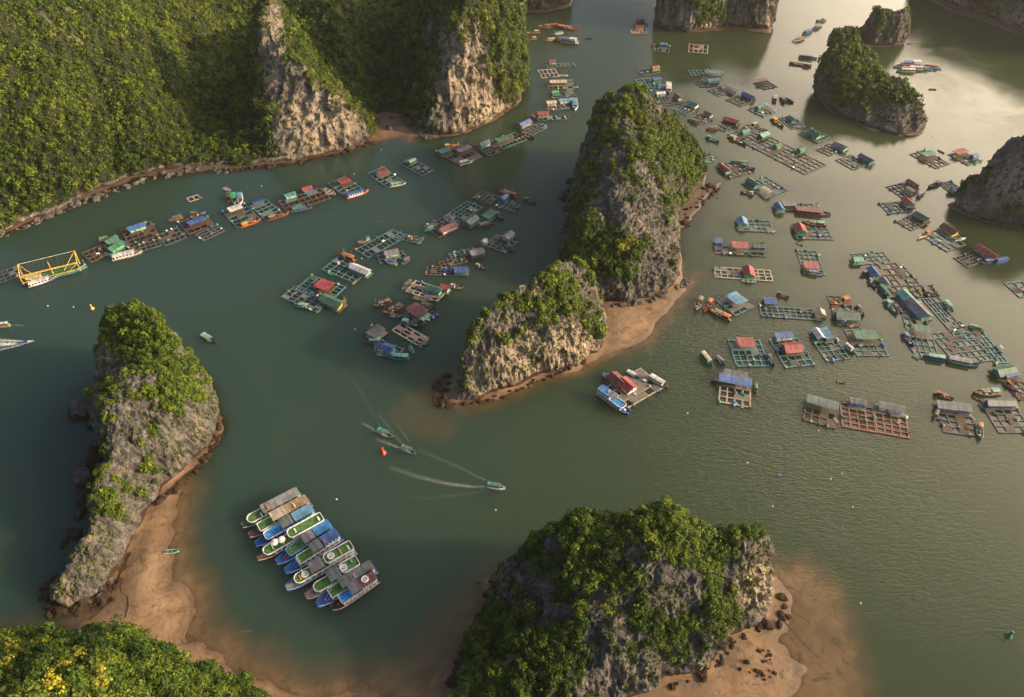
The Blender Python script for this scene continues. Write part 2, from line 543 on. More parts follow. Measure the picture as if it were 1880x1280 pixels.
    ar = np.linalg.norm(np.cross(V2[FI[:, 2]] - V2[FI[:, 0]], V2[FI[:, 3]] - V2[FI[:, 1]]), axis=1) * 0.5
    pv = va[FI].mean(1)
    px, py = to_px(c)
    vis = (px > -130) & (px < 2010) & (py > -110) & (py < 1400) & ((c[:, 1] * CP - (c[:, 2] - CAM_H) * SP) > 5)
    toc = np.array([0, 0, CAM_H]) - c; toc /= np.linalg.norm(toc, axis=1)[:, None]
    vis &= (fn * toc).sum(1) > -0.45
    pr = ar * pv * vis * (0.30 + sstep(-.25, .35, fbm(c / 8.0, 3, seed + 90)))
    if cut is not None: pr *= cut(c)
    r = np.random.default_rng(seed + 99)
    ci = r.choice(nf, size=n_clump, p=pr / pr.sum())
    lo = leaf_cloud('shrub_cover', c[ci], fn[ci], r.uniform(rc[0], rc[1], n_clump) * (0.6 + 0.85 * r.random(n_clump) ** 3), k_leaf, r, lsz, tone, leaf or LEAF)
    n2 = int(n_clump * 0.9)
    pr2 = ar * vis * (0.12 + pv) * (1.25 - pv) * sstep(3.0, 6.0, c[:, 2]) * (0.25 + sstep(-.1, .5, fbm(c / 7.0, 2, seed + 80)))
    ci = r.choice(nf, size=n2, p=pr2 / pr2.sum())
    lt = leaf_cloud('rock_tufts', c[ci], fn[ci], r.uniform(0.28, 0.62, n2) * rc[1] * 0.62, 22, r, 0.36, tone - .05, leaf or LEAF)
    tag(lt, 'small tufts and ferns rooted in the rock of ' + label.split(',')[0][:80], 'tufts', None, 'stuff')
    tag(lo, leaf_label or ('green shrubs and small trees covering ' + label.split(',')[0])[:110], 'shrubs', None, 'stuff')
    return o

def leaf_cloud(name, C, NRM, R, k, r, lsz, tone, mat, up=0.7):
    """clumps of small leaf sprays: k quads on a rough dome over every point"""
    n = len(C)
    u = NRM * 0.55 + np.array([0, 0, up]); u /= np.linalg.norm(u, axis=1)[:, None]
    d = r.normal(size=(n, k, 3)); d /= np.linalg.norm(d, axis=2)[:, :, None]
    d = d + u[:, None, :] * 0.75; d /= np.linalg.norm(d, axis=2)[:, :, None]
    rad = R[:, None] * (0.55 + 0.5 * r.random((n, k)))
    # lobes, so that a clump is not a ball
    lob = r.normal(size=(n, 4, 3)); lob /= np.linalg.norm(lob, axis=2)[:, :, None]
    lb = np.einsum('nkd,nld->nkl', d, lob).max(2)
    rad = rad * (0.72 + 0.42 * np.clip(lb, 0, 1) ** 2)
    pos = C[:, None, :] + u[:, None, :] * (R * 0.25)[:, None, None] + d * rad[:, :, None]
    ln = d + r.normal(size=(n, k, 3)) * 0.42; ln /= np.linalg.norm(ln, axis=2)[:, :, None]
    a = np.cross(ln, r.normal(size=(n, k, 3))); a /= np.linalg.norm(a, axis=2)[:, :, None] + 1e-9
    b = np.cross(ln, a)
    s = (R[:, None] * lsz * (0.6 + 0.8 * r.random((n, k))))[:, :, None]
    e = 0.55 + 0.35 * r.random((n, k, 1))
    q = np.stack([pos - a * s, pos - b * s * e, pos + a * s, pos + b * s * e], 2).reshape(-1, 3)
    m = n * k
    F = np.arange(m * 4).reshape(m, 4)
    me = np_mesh(name, q, F)
    big = fbm(C / 45.0, 2, 400)[:, None] * 0.20 + fbm(C / 9.0, 2, 410)[:, None] * 0.14
    tn = np.clip(tone + big + 0.17 * r.normal(size=(n, 1)) + 0.16 * r.normal(size=(n, k)), 0, 1)
    at = me.attributes.new('tone', 'FLOAT', 'FACE'); at.data.foreach_set('value', tn.astype(np.float32).ravel())
    me.materials.append(mat)
    return link(name, me)

# ---- left island
o_left = g_([(92, 1106), (128, 1118), (185, 1092), (252, 985), (270, 930), (302, 893), (360, 850), (396, 806), (403, 772), (398, 745),
             (386, 712), (366, 688), (335, 668), (290, 658), (240, 662), (224, 682), (202, 712), (192, 745), (193, 790), (203, 835), (208, 880), (198, 935), (176, 985), (132, 1045)])
make_island('karst_island', 'narrow rocky island by the sand spit, yellow green shrubs on its head', 'island', o_left,
    [PF(238, 598, 714), PF(266, 577, 704), PF(318, 590, 705), PF(345, 640, 722), PF(212, 672, 745), PF(262, 690, 800), PF(385, 728, 790), PF(330, 740, 815), PF(215, 765, 860),
     PF(290, 800, 860), PF(222, 862, 925), PF(250, 850, 905), PF(212, 935, 985), PF(172, 1020, 1056), PF(120, 1075, 1096), PF(225, 960, 990), PF(185, 700, 780)],
    9.0, 0.75, 1.0, 1.8, 0.44, [(260, 600, 70, 40, .7), (330, 700, 60, 50, .5), (250, 770, 60, 50, -.55), (330, 830, 70, 40, -.6), (190, 960, 60, 80, -.35), (120, 1060, 60, 60, -.9), (270, 840, 25, 40, .8), (205, 925, 25, 30, .7), (210, 690, 40, 30, -.3)],
    warm=0.3, seed=1, n_clump=4400, rc=(0.5, 1.65), k_leaf=64, tone=0.64, lsz=.23, rgh=1.2)

# ---- tall central island
o_mid = g_([(1050, 548), (1092, 556), (1150, 556), (1192, 552), (1232, 530), (1252, 508), (1248, 462), (1242, 420), (1250, 385), (1284, 348), (1293, 325), (1284, 305),
            (1250, 292), (1210, 288), (1160, 283), (1110, 290), (1075, 312), (1056, 345), (1048, 385), (1040, 430), (1032, 478), (1026, 515)])
make_island('karst_island', 'tallest rock island rising in the middle of the bay, green on its right shoulder', 'island', o_mid,
    [PF(1118, 178, 322), PF(1180, 166, 325), PF(1196, 188, 327), PF(1216, 234, 330), PF(1082, 212, 335), PF(1060, 262, 352), PF(1150, 255, 392), PF(1244, 246, 325), PF(1277, 270, 332), PF(1130, 330, 445),
     PF(1205, 310, 415), PF(1062, 365, 432), PF(1165, 425, 505), PF(1085, 440, 505), PF(1222, 425, 478), PF(1060, 480, 530), PF(1040, 450, 510)],
    11.0, 1.0, 1.25, 2.2, 0.47, [(1250, 290, 50, 50, .7), (1190, 200, 30, 30, -.2), (1130, 290, 50, 60, -.1), (1180, 380, 40, 60, -.45), (1215, 470, 30, 60, -.6), (1110, 470, 40, 60, .25), (1160, 530, 50, 25, -.9), (1060, 420, 20, 60, .35), (1110, 200, 40, 30, .25), (1120, 390, 30, 40, -.4)],
    warm=0.25, seed=2, n_clump=6400, rc=(0.6, 2.0), k_leaf=56, tone=0.52, dz=-4.5, lsz=.24)

# ---- lower spur islet
o_spur = g_([(834, 734), (880, 738), (940, 716), (1000, 691), (1060, 673), (1108, 641), (1114, 600), (1095, 572), (1040, 566), (975, 600), (915, 640), (868, 672), (842, 700)])
make_island('karst_island', 'lower cliff islet with sunlit cream face, joined by sand to the tallest island', 'island', o_spur,
    [PF(890, 640, 702), PF(935, 606, 684), PF(978, 560, 650), PF(992, 508, 628), PF(1020, 497, 618), PF(1052, 545, 627), PF(1088, 585, 630), PF(866, 682, 718), PF(1000, 585, 665), PF(940, 630, 695), PF(1060, 590, 650)],
    8.0, 0.8, 1.0, 1.7, 0.43, [(1020, 520, 30, 30, .4), (900, 640, 40, 50, -.35), (1040, 630, 50, 40, -.6), (960, 650, 60, 40, -.25), (855, 640, 20, 60, .2), (940, 615, 40, 25, .35), (1090, 600, 20, 40, .4)],
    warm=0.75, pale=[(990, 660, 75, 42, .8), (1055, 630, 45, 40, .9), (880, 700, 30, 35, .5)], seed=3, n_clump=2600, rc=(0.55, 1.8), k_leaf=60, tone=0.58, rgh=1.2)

# ---- front island
o_front = g_([(905, 1072), (893, 1130), (862, 1190), (835, 1255), (800, 1330), (900, 1360), (1050, 1345), (1150, 1290), (1222, 1255), (1300, 1236), (1314, 1208), (1334, 1170),
              (1385, 1150), (1412, 1132), (1417, 1100), (1404, 1064), (1378, 1050), (1300, 1046), (1200, 1040), (1100, 1040), (1000, 1044), (938, 1056)])
make_island('karst_island', 'broad shrub covered island in the foreground with a pale cliff at its right end', 'island', o_front,
    [PF(985, 1000, 1086), PF(1048, 944, 1082), PF(1108, 958, 1086), PF(1198, 934, 1086), PF(1258, 940, 1088), PF(1312, 992, 1092), PF(1380, 974, 1096), PF(1398, 1006, 1098), PF(990, 1100, 1175), PF(1100, 1075, 1180),
     PF(1200, 1060, 1175), PF(1300, 1080, 1172), PF(915, 1150, 1200), PF(1000, 1200, 1260), PF(1120, 1185, 1250), PF(1220, 1165, 1222), PF(1385, 1085, 1128), PF(870, 1230, 1270), PF(960, 1270, 1320)],
    7.5, 0.8, 1.0, 2.0, 0.55, [(1395, 1070, 42, 55, -1.7), (1235, 1075, 45, 40, -.6), (1130, 1080, 35, 40, -.35), (970, 1090, 60, 60, -.35), (1230, 1220, 90, 30, -.55), (1120, 1250, 80, 30, -.4), (1090, 1140, 25, 50, -.5), (1060, 990, 60, 40, .3), (1220, 970, 60, 30, .3)],
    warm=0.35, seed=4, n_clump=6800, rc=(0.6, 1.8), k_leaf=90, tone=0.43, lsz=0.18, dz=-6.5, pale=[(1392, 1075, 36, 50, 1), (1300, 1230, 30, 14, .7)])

# ---- wooded rise at the bottom left
o_rise = g_([(-120, 1225), (20, 1188), (110, 1172), (180, 1165), (245, 1172), (300, 1200), (390, 1232), (480, 1270), (590, 1330), (640, 1420), (300, 1500), (-200, 1500), (-260, 1300)])
make_island('wooded_hill', 'wooded hillside in the bottom left corner, dotted with yellow blossom', 'hill', o_rise,
    [PF(60, 1190, 1240), PF(205, 1165, 1205), PF(320, 1205, 1240), (*G(430, 1262), 7), (*G(540, 1310), 7), PF(0, 1205, 1270), PF(100, 1240, 1360), PF(250, 1250, 1330), (*G(100, 1500), 62), (*G(350, 1450), 36), (*G(-150, 1350), 50), (*G(560, 1420), 12)],
    8.0, 0.9, 1.0, 1.2, 1.25, [], seed=5, n_clump=2700, rc=(1.4, 2.8), k_leaf=170, tone=0.36, lsz=0.155, rgh=.6)

# ---- the forested hills across the channel
def H_(px, py, Y): return PY(px, py, Y)
o_hill = g_([(-260, 520), (-120, 468), (0, 428), (100, 388), (180, 352), (250, 325), (330, 308), (420, 306), (520, 299), (600, 284), (650, 271), (680, 257), (684, 228), (700, 208),
             (736, 207), (750, 228), (768, 244), (800, 251), (850, 244), (900, 224), (945, 194), (962, 162), (958, 130), (944, 100), (925, 70), (905, 38), (880, 5), (830, -20), (700, -60), (400, -110), (0, -150), (-500, -150), (-600, 200)])
make_island('forested_hills', 'steep forested hills with grey cliffs filling the upper left across the channel', 'hills', o_hill,
    [H_(0, 300, 388), H_(0, 200, 408), H_(0, 100, 430), H_(0, 0, 455), H_(-200, 100, 430), H_(120, 300, 398), H_(120, 180, 430), H_(120, 80, 460), H_(110, 0, 480), H_(240, 270, 415), H_(250, 200, 440), H_(250, 120, 475), H_(240, 40, 515),
     H_(320, 200, 480), H_(310, 100, 530), H_(380, 150, 560), H_(380, 215, 480), H_(400, 265, 440), H_(430, 60, 640), H_(350, 20, 620), H_(380, -60, 720),
     H_(490, 0, 505), H_(482, 60, 490), H_(508, 105, 476), H_(560, 165, 464), H_(602, 205, 458), H_(642, 232, 455), H_(540, 225, 446), H_(430, 200, 462), H_(450, 130, 490), H_(530, 60, 530),
     H_(672, 180, 512), H_(715, 190, 512), H_(640, 110, 545), H_(600, 50, 565), H_(580, 120, 520), H_(680, 20, 600), H_(720, 100, 550), H_(765, 160, 515), H_(780, 60, 545), H_(745, 10, 600), H_(560, 0, 600),
     H_(862, -20, 512), H_(850, 60, 496), H_(838, 110, 485), H_(825, 165, 478), H_(896, 40, 505), H_(928, 108, 498), H_(953, 145, 497), H_(880, 150, 484), H_(900, -60, 540), H_(800, -40, 560), H_(0, -80, 560), H_(200, -80, 640)],
    9.0, 1.9, 2.2, 2.8, 1.0, [(585, 225, 80, 60, -1.5), (525, 160, 45, 60, -1.2), (500, 70, 28, 80, -1.4), (540, 265, 60, 25, -.8), (848, 135, 48, 105, -1.45), (905, 205, 40, 22, -1.0), (815, 215, 30, 25, -.8), (120, 40, 60, 40, -.45), (420, 190, 20, 30, -.5), (640, 255, 50, 20, -1.0), (430, 240, 50, 70, .9), (715, 190, 40, 30, .6), (780, 60, 40, 50, -.5), (700, 70, 40, 30, -.3), (60, 130, 40, 20, -.4), (10, 230, 30, 20, -.4)],
    ridges=[([H_(492, -10, 500), H_(484, 60, 488), H_(512, 108, 474), H_(562, 165, 464), H_(604, 205, 458), H_(642, 232, 455)], 18, 12), ([H_(866, -10, 508), H_(850, 60, 494), H_(838, 110, 484), H_(826, 160, 477)], 15, 13),
        ([H_(250, -20, 560), H_(290, 80, 505), H_(330, 190, 470)], 26, 18), ([H_(340, 60, 600), H_(370, 150, 540), H_(400, 235, 468)], -38, 24), ([H_(150, 0, 480), H_(170, 120, 445), H_(190, 240, 410)], -15, 16), ([H_(690, 60, 560), H_(700, 130, 530), H_(715, 190, 510)], -15, 18), ([H_(60, 20, 460), H_(80, 150, 425), H_(110, 280, 396)], 6, 12), ([H_(620, 20, 580), H_(625, 90, 550), H_(650, 150, 525)], 22, 14)],
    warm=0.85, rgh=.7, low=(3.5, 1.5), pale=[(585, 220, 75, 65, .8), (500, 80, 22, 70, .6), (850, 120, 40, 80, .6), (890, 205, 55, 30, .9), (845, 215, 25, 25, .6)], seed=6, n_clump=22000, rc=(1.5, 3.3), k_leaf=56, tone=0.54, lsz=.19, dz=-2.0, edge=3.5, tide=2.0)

# ---- far rocks
def Z_(px, py, z): return (*G(px, py), z)
make_island('karst_island', 'grey rock islet at the top edge behind the orange trawlers', 'island',
    g_([(880, 12), (930, 19), (1000, 19), (1044, 9), (1050, -4), (1000, -22), (930, -24), (880, -10)]),
    [Z_(900, 0, 25), Z_(960, -2, 48), Z_(1030, -4, 40), Z_(960, 10, 44)], 8, 1.5, 1.6, 2.6, 0.30, seed=7, n_clump=300, rc=(2, 3.4), k_leaf=30, warm=.2)
make_island('karst_island', 'twin topped cliff island at the top edge, greenery running down its middle', 'island',
    g_([(1205, 44), (1218, 53), (1262, 59), (1308, 56), (1328, 46), (1375, 53), (1412, 56), (1419, 42), (1402, 22), (1330, 8), (1250, 6), (1205, 22)]),
    [Z_(1225, 30, 50), Z_(1265, 30, 66), Z_(1305, 36, 52), Z_(1330, 30, 30), Z_(1365, 32, 44), Z_(1400, 36, 44), Z_(1275, 45, 52)], 8, 1.5, 1.6, 2.2, 0.50,
    [(1300, 20, 25, 40, .7), (1220, 30, 20, 30, -.5), (1375, 30, 20, 30, -.4), (1260, 0, 40, 15, .5)], seed=8, n_clump=1200, rc=(1.6, 3.2), k_leaf=34, warm=.6, pale=[(1262, 38, 25, 18, .6), (1305, 48, 18, 12, .9), (1408, 30, 8, 25, .8)])  # pale spots paint sunlight into the rock colour of this island's faces
make_island('karst_island', 'small pointed far rock islet in the upper right', 'island',
    g_([(1571, 76), (1602, 85), (1640, 85), (1664, 78), (1662, 66), (1625, 56), (1585, 62)]),
    [PF(1600, 32, 74), PF(1632, 16, 76), PF(1645, 22, 76), PF(1580, 50, 73), PF(1655, 46, 74)], 5, 1.1, 1.3, 1.7, 0.36, [(1615, 50, 12, 30, .8), (1580, 60, 15, 15, .5)], seed=9, n_clump=260, rc=(1.6, 2.8), k_leaf=34, warm=.15)
make_island('karst_island', 'dark green hump backed rock island in the upper right with a grey waterline cliff', 'island',
    g_([(1492, 178), (1520, 200), (1560, 220), (1600, 238), (1650, 249), (1690, 246), (1699, 232), (1682, 216), (1640, 198), (1602, 182), (1575, 163), (1535, 153), (1500, 158)]),
    [PF(1512, 88, 170), PF(1534, 66, 166), PF(1560, 66, 168), PF(1498, 120, 174), PF(1582, 95, 174), PF(1590, 130, 190), PF(1640, 156, 208), PF(1668, 182, 222), PF(1688, 205, 230), PF(1560, 150, 196), PF(1620, 190, 222), PF(1540, 120, 185), (*G(1560, 158), 34), (*G(1610, 182), 24)],
    6, 1.2, 1.35, 1.8, 0.70, [(1620, 220, 80, 24, -1.2), (1665, 220, 36, 34, -.9), (1590, 190, 40, 16, -.5), (1510, 170, 14, 24, -.6)], seed=10, n_clump=1800, rc=(1.6, 3.0), k_leaf=36, tone=0.36, warm=.05)
make_island('karst_island', 'bare grey rock headland at the right edge of the bay', 'island',
    g_([(1748, 381), (1782, 396), (1832, 411), (1905, 428), (1980, 400), (1980, 350), (1880, 345), (1800, 352), (1758, 364)]),
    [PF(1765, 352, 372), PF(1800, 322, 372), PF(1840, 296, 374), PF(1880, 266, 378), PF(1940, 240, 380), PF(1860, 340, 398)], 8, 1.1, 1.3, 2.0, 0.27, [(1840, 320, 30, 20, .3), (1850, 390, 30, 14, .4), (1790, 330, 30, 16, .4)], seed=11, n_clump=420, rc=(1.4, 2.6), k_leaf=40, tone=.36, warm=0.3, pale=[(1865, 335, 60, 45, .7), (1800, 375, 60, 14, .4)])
make_island('karst_shore', 'far wooded shore with grey cliffs and a long beach, at the top right corner', 'shore', 
    g_([(1690, -20), (1730, 2), (1800, 26), (1850, 44), (1900, 62), (2010, 110), (2150, 80), (2150, -70), (1800, -110), (1690, -60)]),
    [Z_(1740, -20, 60), Z_(1800, -5, 70), Z_(1850, 8, 62), Z_(1900, 20, 74), Z_(1980, 40, 80), Z_(1900, -40, 110), Z_(1760, -60, 100), Z_(2050, 0, 110), Z_(1820, -80, 120)], 10, 2.0, 2.1, 3.0, 0.7,
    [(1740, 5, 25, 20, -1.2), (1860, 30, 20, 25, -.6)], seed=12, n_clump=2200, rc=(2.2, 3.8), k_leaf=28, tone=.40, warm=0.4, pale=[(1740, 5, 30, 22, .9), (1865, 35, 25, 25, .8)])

# ================================================================== SEABED, BEACHES AND WATER
xs = np.concatenate([[-4000, -2000, -1000], np.arange(-620, 720, 2.6), [1100, 2000, 4000]])
ys = np.concatenate([[-4000, -1500, -400, -100], np.arange(20, 800, 2.6), [900, 1100, 1800, 4500]])
X, Y = np.meshgrid(xs, ys, indexing='ij')
Pg = np.column_stack([X.ravel(), Y.ravel(), np.zeros(X.size)])
wob = fbm(Pg / 16.0, 3, 201).reshape(X.shape)
wob2 = fbm(Pg / 5.0, 3, 205).reshape(X.shape)
bed = np.full(X.shape, -3.0)
sandy = np.zeros(X.shape)
def beach(px, rise, W, top=1.0, off=0.0, wb=3.0, sn=1.0):
    """dry sand inside the outline, a shelf sinking to murky depth over W metres outside"""
    global bed, sandy
    d = sdist(X, Y, g_(px)) + wb * wob + 1.3 * wob2
    b = np.where(d > 0, np.minimum(d * rise, top), d * 3.0 / W) + off
    bed = np.maximum(bed, b)
    sandy = np.maximum(sandy, sn * sstep(-22, -2, d))
# sand spit between the left island and the wooded rise, curving along the bottom of the frame
beach([(268, 935), (300, 905), (330, 900), (318, 960), (312, 1010), (314, 1060), (345, 1095), (350, 1130), (352, 1170), (420, 1222), (490, 1262), (560, 1285), (700, 1275), (640, 1420), (60, 1420), (-100, 1220), (110, 1175), (150, 1150), (195, 1125), (240, 1000)], 0.10, 22, 1.1, 0, 2.2)
beach([(420, 1230), (520, 1250), (640, 1260), (750, 1235), (820, 1180), (870, 1110), (915, 1075), (930, 1200), (880, 1350), (600, 1400)], 0.02, 26, 0.15, -0.9, 4.0)
beach([(700, 1300), (790, 1262), (850, 1205), (890, 1130), (930, 1150), (860, 1320)], 0.05, 14, 0.5, -0.15, 2.5, sn=0.3)
beach([(1420, 1050), (1470, 1045), (1520, 1080), (1545, 1150), (1560, 1230), (1570, 1330), (1100, 1380), (1150, 1285), (1300, 1235), (1330, 1165)], 0.02, 16, 0.10, -0.62, 4.0)
beach([(1425, 1070), (1450, 1085), (1455, 1130), (1440, 1180), (1480, 1230), (1440, 1300), (1150, 1330), (1120, 1290), (1250, 1250), (1310, 1225), (1330, 1165), (1400, 1140)], 0.07, 20, 0.7, 0, 2.2)
# beach below the central island and strip along the islet
beach([(1100, 560), (1150, 552), (1240, 535), (1262, 520), (1240, 560), (1205, 590), (1190, 622), (1160, 638), (1112, 652), (1060, 678), (1000, 696), (940, 722), (880, 742), (845, 744), (820, 738), (812, 715), (840, 700), (900, 720), (1000, 690), (1080, 650), (1112, 620)], 0.10, 9, 1.0, 0, 1.2)
beach([(720, 760), (745, 720), (790, 690), (840, 690), (860, 750), (820, 790), (760, 795)], 0.02, 20, 0.05, -1.6, 4.0)
beach([(1255, 520), (1280, 500), (1262, 540), (1215, 610), (1190, 640), (1170, 620)], 0.02, 9, 0.05, -0.9, 2.0)
beach([(1284, 345), (1320, 336), (1318, 350), (1300, 362), (1278, 392), (1252, 425), (1244, 400)], 0.10, 7, 1.0, 0, 1.0, sn=0.1)
beach([(1240, 430), (1290, 375), (1300, 385), (1262, 450), (1244, 480)], 0.02, 8, 0.05, -1.0, 2.0, sn=0.1)
# cove and fringe below the hills
beach([(676, 265), (683, 225), (700, 203), (738, 203), (752, 228), (770, 250), (752, 258), (735, 250), (700, 256)], 0.10, 10, 1.3, 0, 1.0, sn=0.7)
beach([(-260, 522), (0, 429), (100, 389), (200, 350), (255, 326), (340, 317), (430, 309), (520, 300), (600, 285), (680, 261), (680, 250), (520, 290), (330, 300), (100, 380), (-260, 500)], 0.12, 11, 1.0, 0, 1.5, sn=0.12)
beach([(1690, -10), (1730, 14), (1800, 38), (1850, 56), (1900, 76), (2010, 126), (2040, 100), (1880, 50), (1740, 0)], 0.08, 14, 1.0, 0, 2.0, sn=0.3)
beach([(890, 24), (1000, 24), (1050, 12), (1040, 0), (880, 0)], .1, 9, .8, 0, 1, sn=0.2)
beach([(1310, 60), (1335, 53), (1415, 62), (1420, 45), (1330, 40)], .1, 8, .8, 0, 1, sn=0.3)
for o, outl, _v in ISL:
    d = sdist(X, Y, outl) + 2.0 * wob + 0.6 * wob2
    bed = np.maximum(bed, np.where(d > 0, 0.6, np.where(d > -1.5, 0.25, (d + 1.5) * 3.0 / 4.0)))
bed = bed + np.where(bed > -0.2, 0.10 * wob2, 0.25 * wob2)
bed = np.clip(bed, -3.0, 3.0)

def grid_mesh(name, Z):
    nx, ny = X.shape
    V = np.column_stack([X.ravel(), Y.ravel(), Z.ravel()])
    I = np.arange(nx * ny).reshape(nx, ny)
    F = np.stack([I[:-1, :-1].ravel(), I[1:, :-1].ravel(), I[1:, 1:].ravel(), I[:-1, 1:].ravel()], 1)
    return np_mesh(name, V, F, True)

SAND_STOPS = [(0.25, (0.13, 0.079, 0.045)), (0.5, (0.245, 0.153, 0.084)), (0.75, (0.35, 0.235, 0.137))]
def sand_color(nt, P):
    a = noise(nt, P, 0.09, 4, 0.6, 0.8); b_ = noise(nt, P, 0.5, 5, 0.7)
    c = ramp(nt, a, SAND_STOPS)
    c = mix(nt, rng(nt, b_, 0.52, 0.72, 0, 0.55), c, (0.11, 0.065, 0.038))
    n3 = noise(nt, P, 0.17, 5, 0.75, 1.0)
    c = mix(nt, rng(nt, n3, 0.53, 0.64, 0, 0.8), c, (0.075, 0.05, 0.032))
    return c

m, nt, b = new_mat('beach_sand')
ge = N(nt, 'ShaderNodeNewGeometry'); P = ge.outputs['Position']
c = sand_color(nt, P)
sy_ = N(nt, 'ShaderNodeAttribute'); sy_.attribute_name = 'sandy'
mud = ramp(nt, noise(nt, P, 0.7, 5, 0.75), [(0.3, (0.035, 0.022, 0.015)), (0.6, (0.10, 0.062, 0.038)), (0.8, (0.20, 0.14, 0.09))])
c = mix(nt, rng(nt, sy_.outputs['Fac'], 0.15, 0.85), mud, c)
sx = N(nt, 'ShaderNodeSeparateXYZ'); nt.links.new(P, sx.inputs[0])
c = mix(nt, rng(nt, sx.outputs['Z'], 0.0, 0.75, 0.65, 0.0), c, (0.095, 0.058, 0.034))
wl = N(nt, 'ShaderNodeMath', operation='MULTIPLY_ADD'); nt.links.new(sx.outputs['Z'], wl.inputs[0]); wl.inputs[1].default_value = 26.0
nt.links.new(rng(nt, noise(nt, P, 0.12, 4, .6), .2, .8, 0, 9.0), wl.inputs[2])
sn = N(nt, 'ShaderNodeMath', operation='SINE'); nt.links.new(wl.outputs[0], sn.inputs[0])
c = mix(nt, rng(nt, sn.outputs[0], .72, 1.0, 0, .38), c, (0.075, 0.048, 0.03))
nt.links.new(c, b.inputs['Base Color'])
nt.links.new(rng(nt, sx.outputs['Z'], 0.05, 0.4, 0.35, 0.9), b.inputs['Roughness'])
bump(nt, noise(nt, P, 1.4, 4), 0.5, 0.15, b)
gm = grid_mesh('seabed', bed)
at = gm.attributes.new('sandy', 'FLOAT', 'POINT'); at.data.foreach_set('value', sandy.astype(np.float32).ravel())
sb = link('seabed_and_beaches', gm); sb.data.materials.append(m)
sb['kind'] = 'structure'; sb.name = 'ground'
tag(sb, 'orange brown sand flats and tide line fringing the islands', 'ground')

# water: clear over the shallows (sand shows through), murky green where it is deep
m, nt, b = new_mat('bay_water')
ge = N(nt, 'ShaderNodeNewGeometry'); P = ge.outputs['Position']
dp = N(nt, 'ShaderNodeAttribute'); dp.attribute_name = 'depth'
big = noise(nt, P, 0.006, 3, 0.5)
sxw = N(nt, 'ShaderNodeSeparateXYZ'); nt.links.new(P, sxw.inputs[0])
silt = N(nt, 'ShaderNodeMath', operation='MULTIPLY_ADD'); nt.links.new(big, silt.inputs[0]); silt.inputs[1].default_value = 160.0; nt.links.new(sxw.outputs['X'], silt.inputs[2])
deep = ramp(nt, rng(nt, silt.outputs[0], -60, 230), [(0.0, (0.026, 0.050, 0.039)), (1.0, (0.035, 0.049, 0.023))])
patch = noise(nt, P, 0.045, 4, 0.6, 0.5)
deep = mix(nt, rng(nt, patch, 0.55, 0.75, 0, 0.35), deep, (0.040, 0.050, 0.026))
sand = mix(nt, 0.45, sand_color(nt, P), (0.06, 0.050, 0.024))
sy_ = N(nt, 'ShaderNodeAttribute'); sy_.attribute_name = 'sandy'
sand = mix(nt, rng(nt, sy_.outputs['Fac'], 0.15, 0.85), (0.035, 0.028, 0.017), sand)
shelf = mix(nt, rng(nt, sy_.outputs['Fac'], 0.15, 0.85), (0.028, 0.034, 0.018), (0.085, 0.066, 0.036))
mid = mix(nt, rng(nt, dp.outputs['Fac'], 0.0, 1.2), sand, shelf)
nt.links.new(mix(nt, rng(nt, dp.outputs['Fac'], 0.2, 2.7), mid, deep), b.inputs['Base Color'])
b.inputs['IOR'].default_value = 1.33
b.subsurface_method = 'BURLEY'
b.inputs['Subsurface Weight'].default_value = 1.0
b.inputs['Subsurface Radius'].default_value = (1, 1, 1)
b.inputs['Subsurface Scale'].default_value = 24.0
b.inputs['Roughness'].default_value = 0.07
w1 = noise(nt, mapping(nt, P, (0.26, 0.75, 0.2), (0, 0, math.radians(-28))), 1.0, 4, 0.55, 1.2)
w2 = noise(nt, mapping(nt, P, (0.5, 0.9, 0.5), (0, 0, math.radians(15))), 1.0, 3, 0.6, 0.5)
calm = rng(nt, noise(nt, P, 0.012, 3, 0.6, 0.8), 0.36, 0.62, 0.10, 0.45)
dv = N(nt, 'ShaderNodeVectorMath', operation='DISTANCE'); nt.links.new(P, dv.inputs[0]); dv.inputs[1].default_value = (*G(1330, 790), 0)
gust = rng(nt, dv.outputs['Value'], 130, 30, 0.0, 0.9)
cg = N(nt, 'ShaderNodeMath', operation='ADD'); nt.links.new(calm, cg.inputs[0]); nt.links.new(gust, cg.inputs[1]); calm = cg.outputs[0]
hh = N(nt, 'ShaderNodeMath', operation='ADD'); nt.links.new(w1, hh.inputs[0])
h2 = N(nt, 'ShaderNodeMath', operation='MULTIPLY'); nt.links.new(w2, h2.inputs[0]); h2.inputs[1].default_value = 0.35
nt.links.new(h2.outputs[0], hh.inputs[1])
bp = N(nt, 'ShaderNodeBump'); bp.inputs['Distance'].default_value = 0.9
nt.links.new(hh.outputs[0], bp.inputs['Height'])
cs = N(nt, 'ShaderNodeMath', operation='MULTIPLY'); nt.links.new(calm, cs.inputs[0]); cs.inputs[1].default_value = 0.30
nt.links.new(cs.outputs[0], bp.inputs['Strength'])
nt.links.new(bp.outputs[0], b.inputs['Normal'])
wm = grid_mesh('water', np.zeros(X.shape))
at = wm.attributes.new('sandy', 'FLOAT', 'POINT'); at.data.foreach_set('value', sandy.astype(np.float32).ravel())
at = wm.attributes.new('depth', 'FLOAT', 'POINT'); at.data.foreach_set('value', np.clip(-bed, 0, 3).astype(np.float32).ravel())
wm.materials.append(m)
wo = link('water', wm); wo['kind'] = 'structure'
tag(wo, 'calm murky green bay water between the islands', 'water')

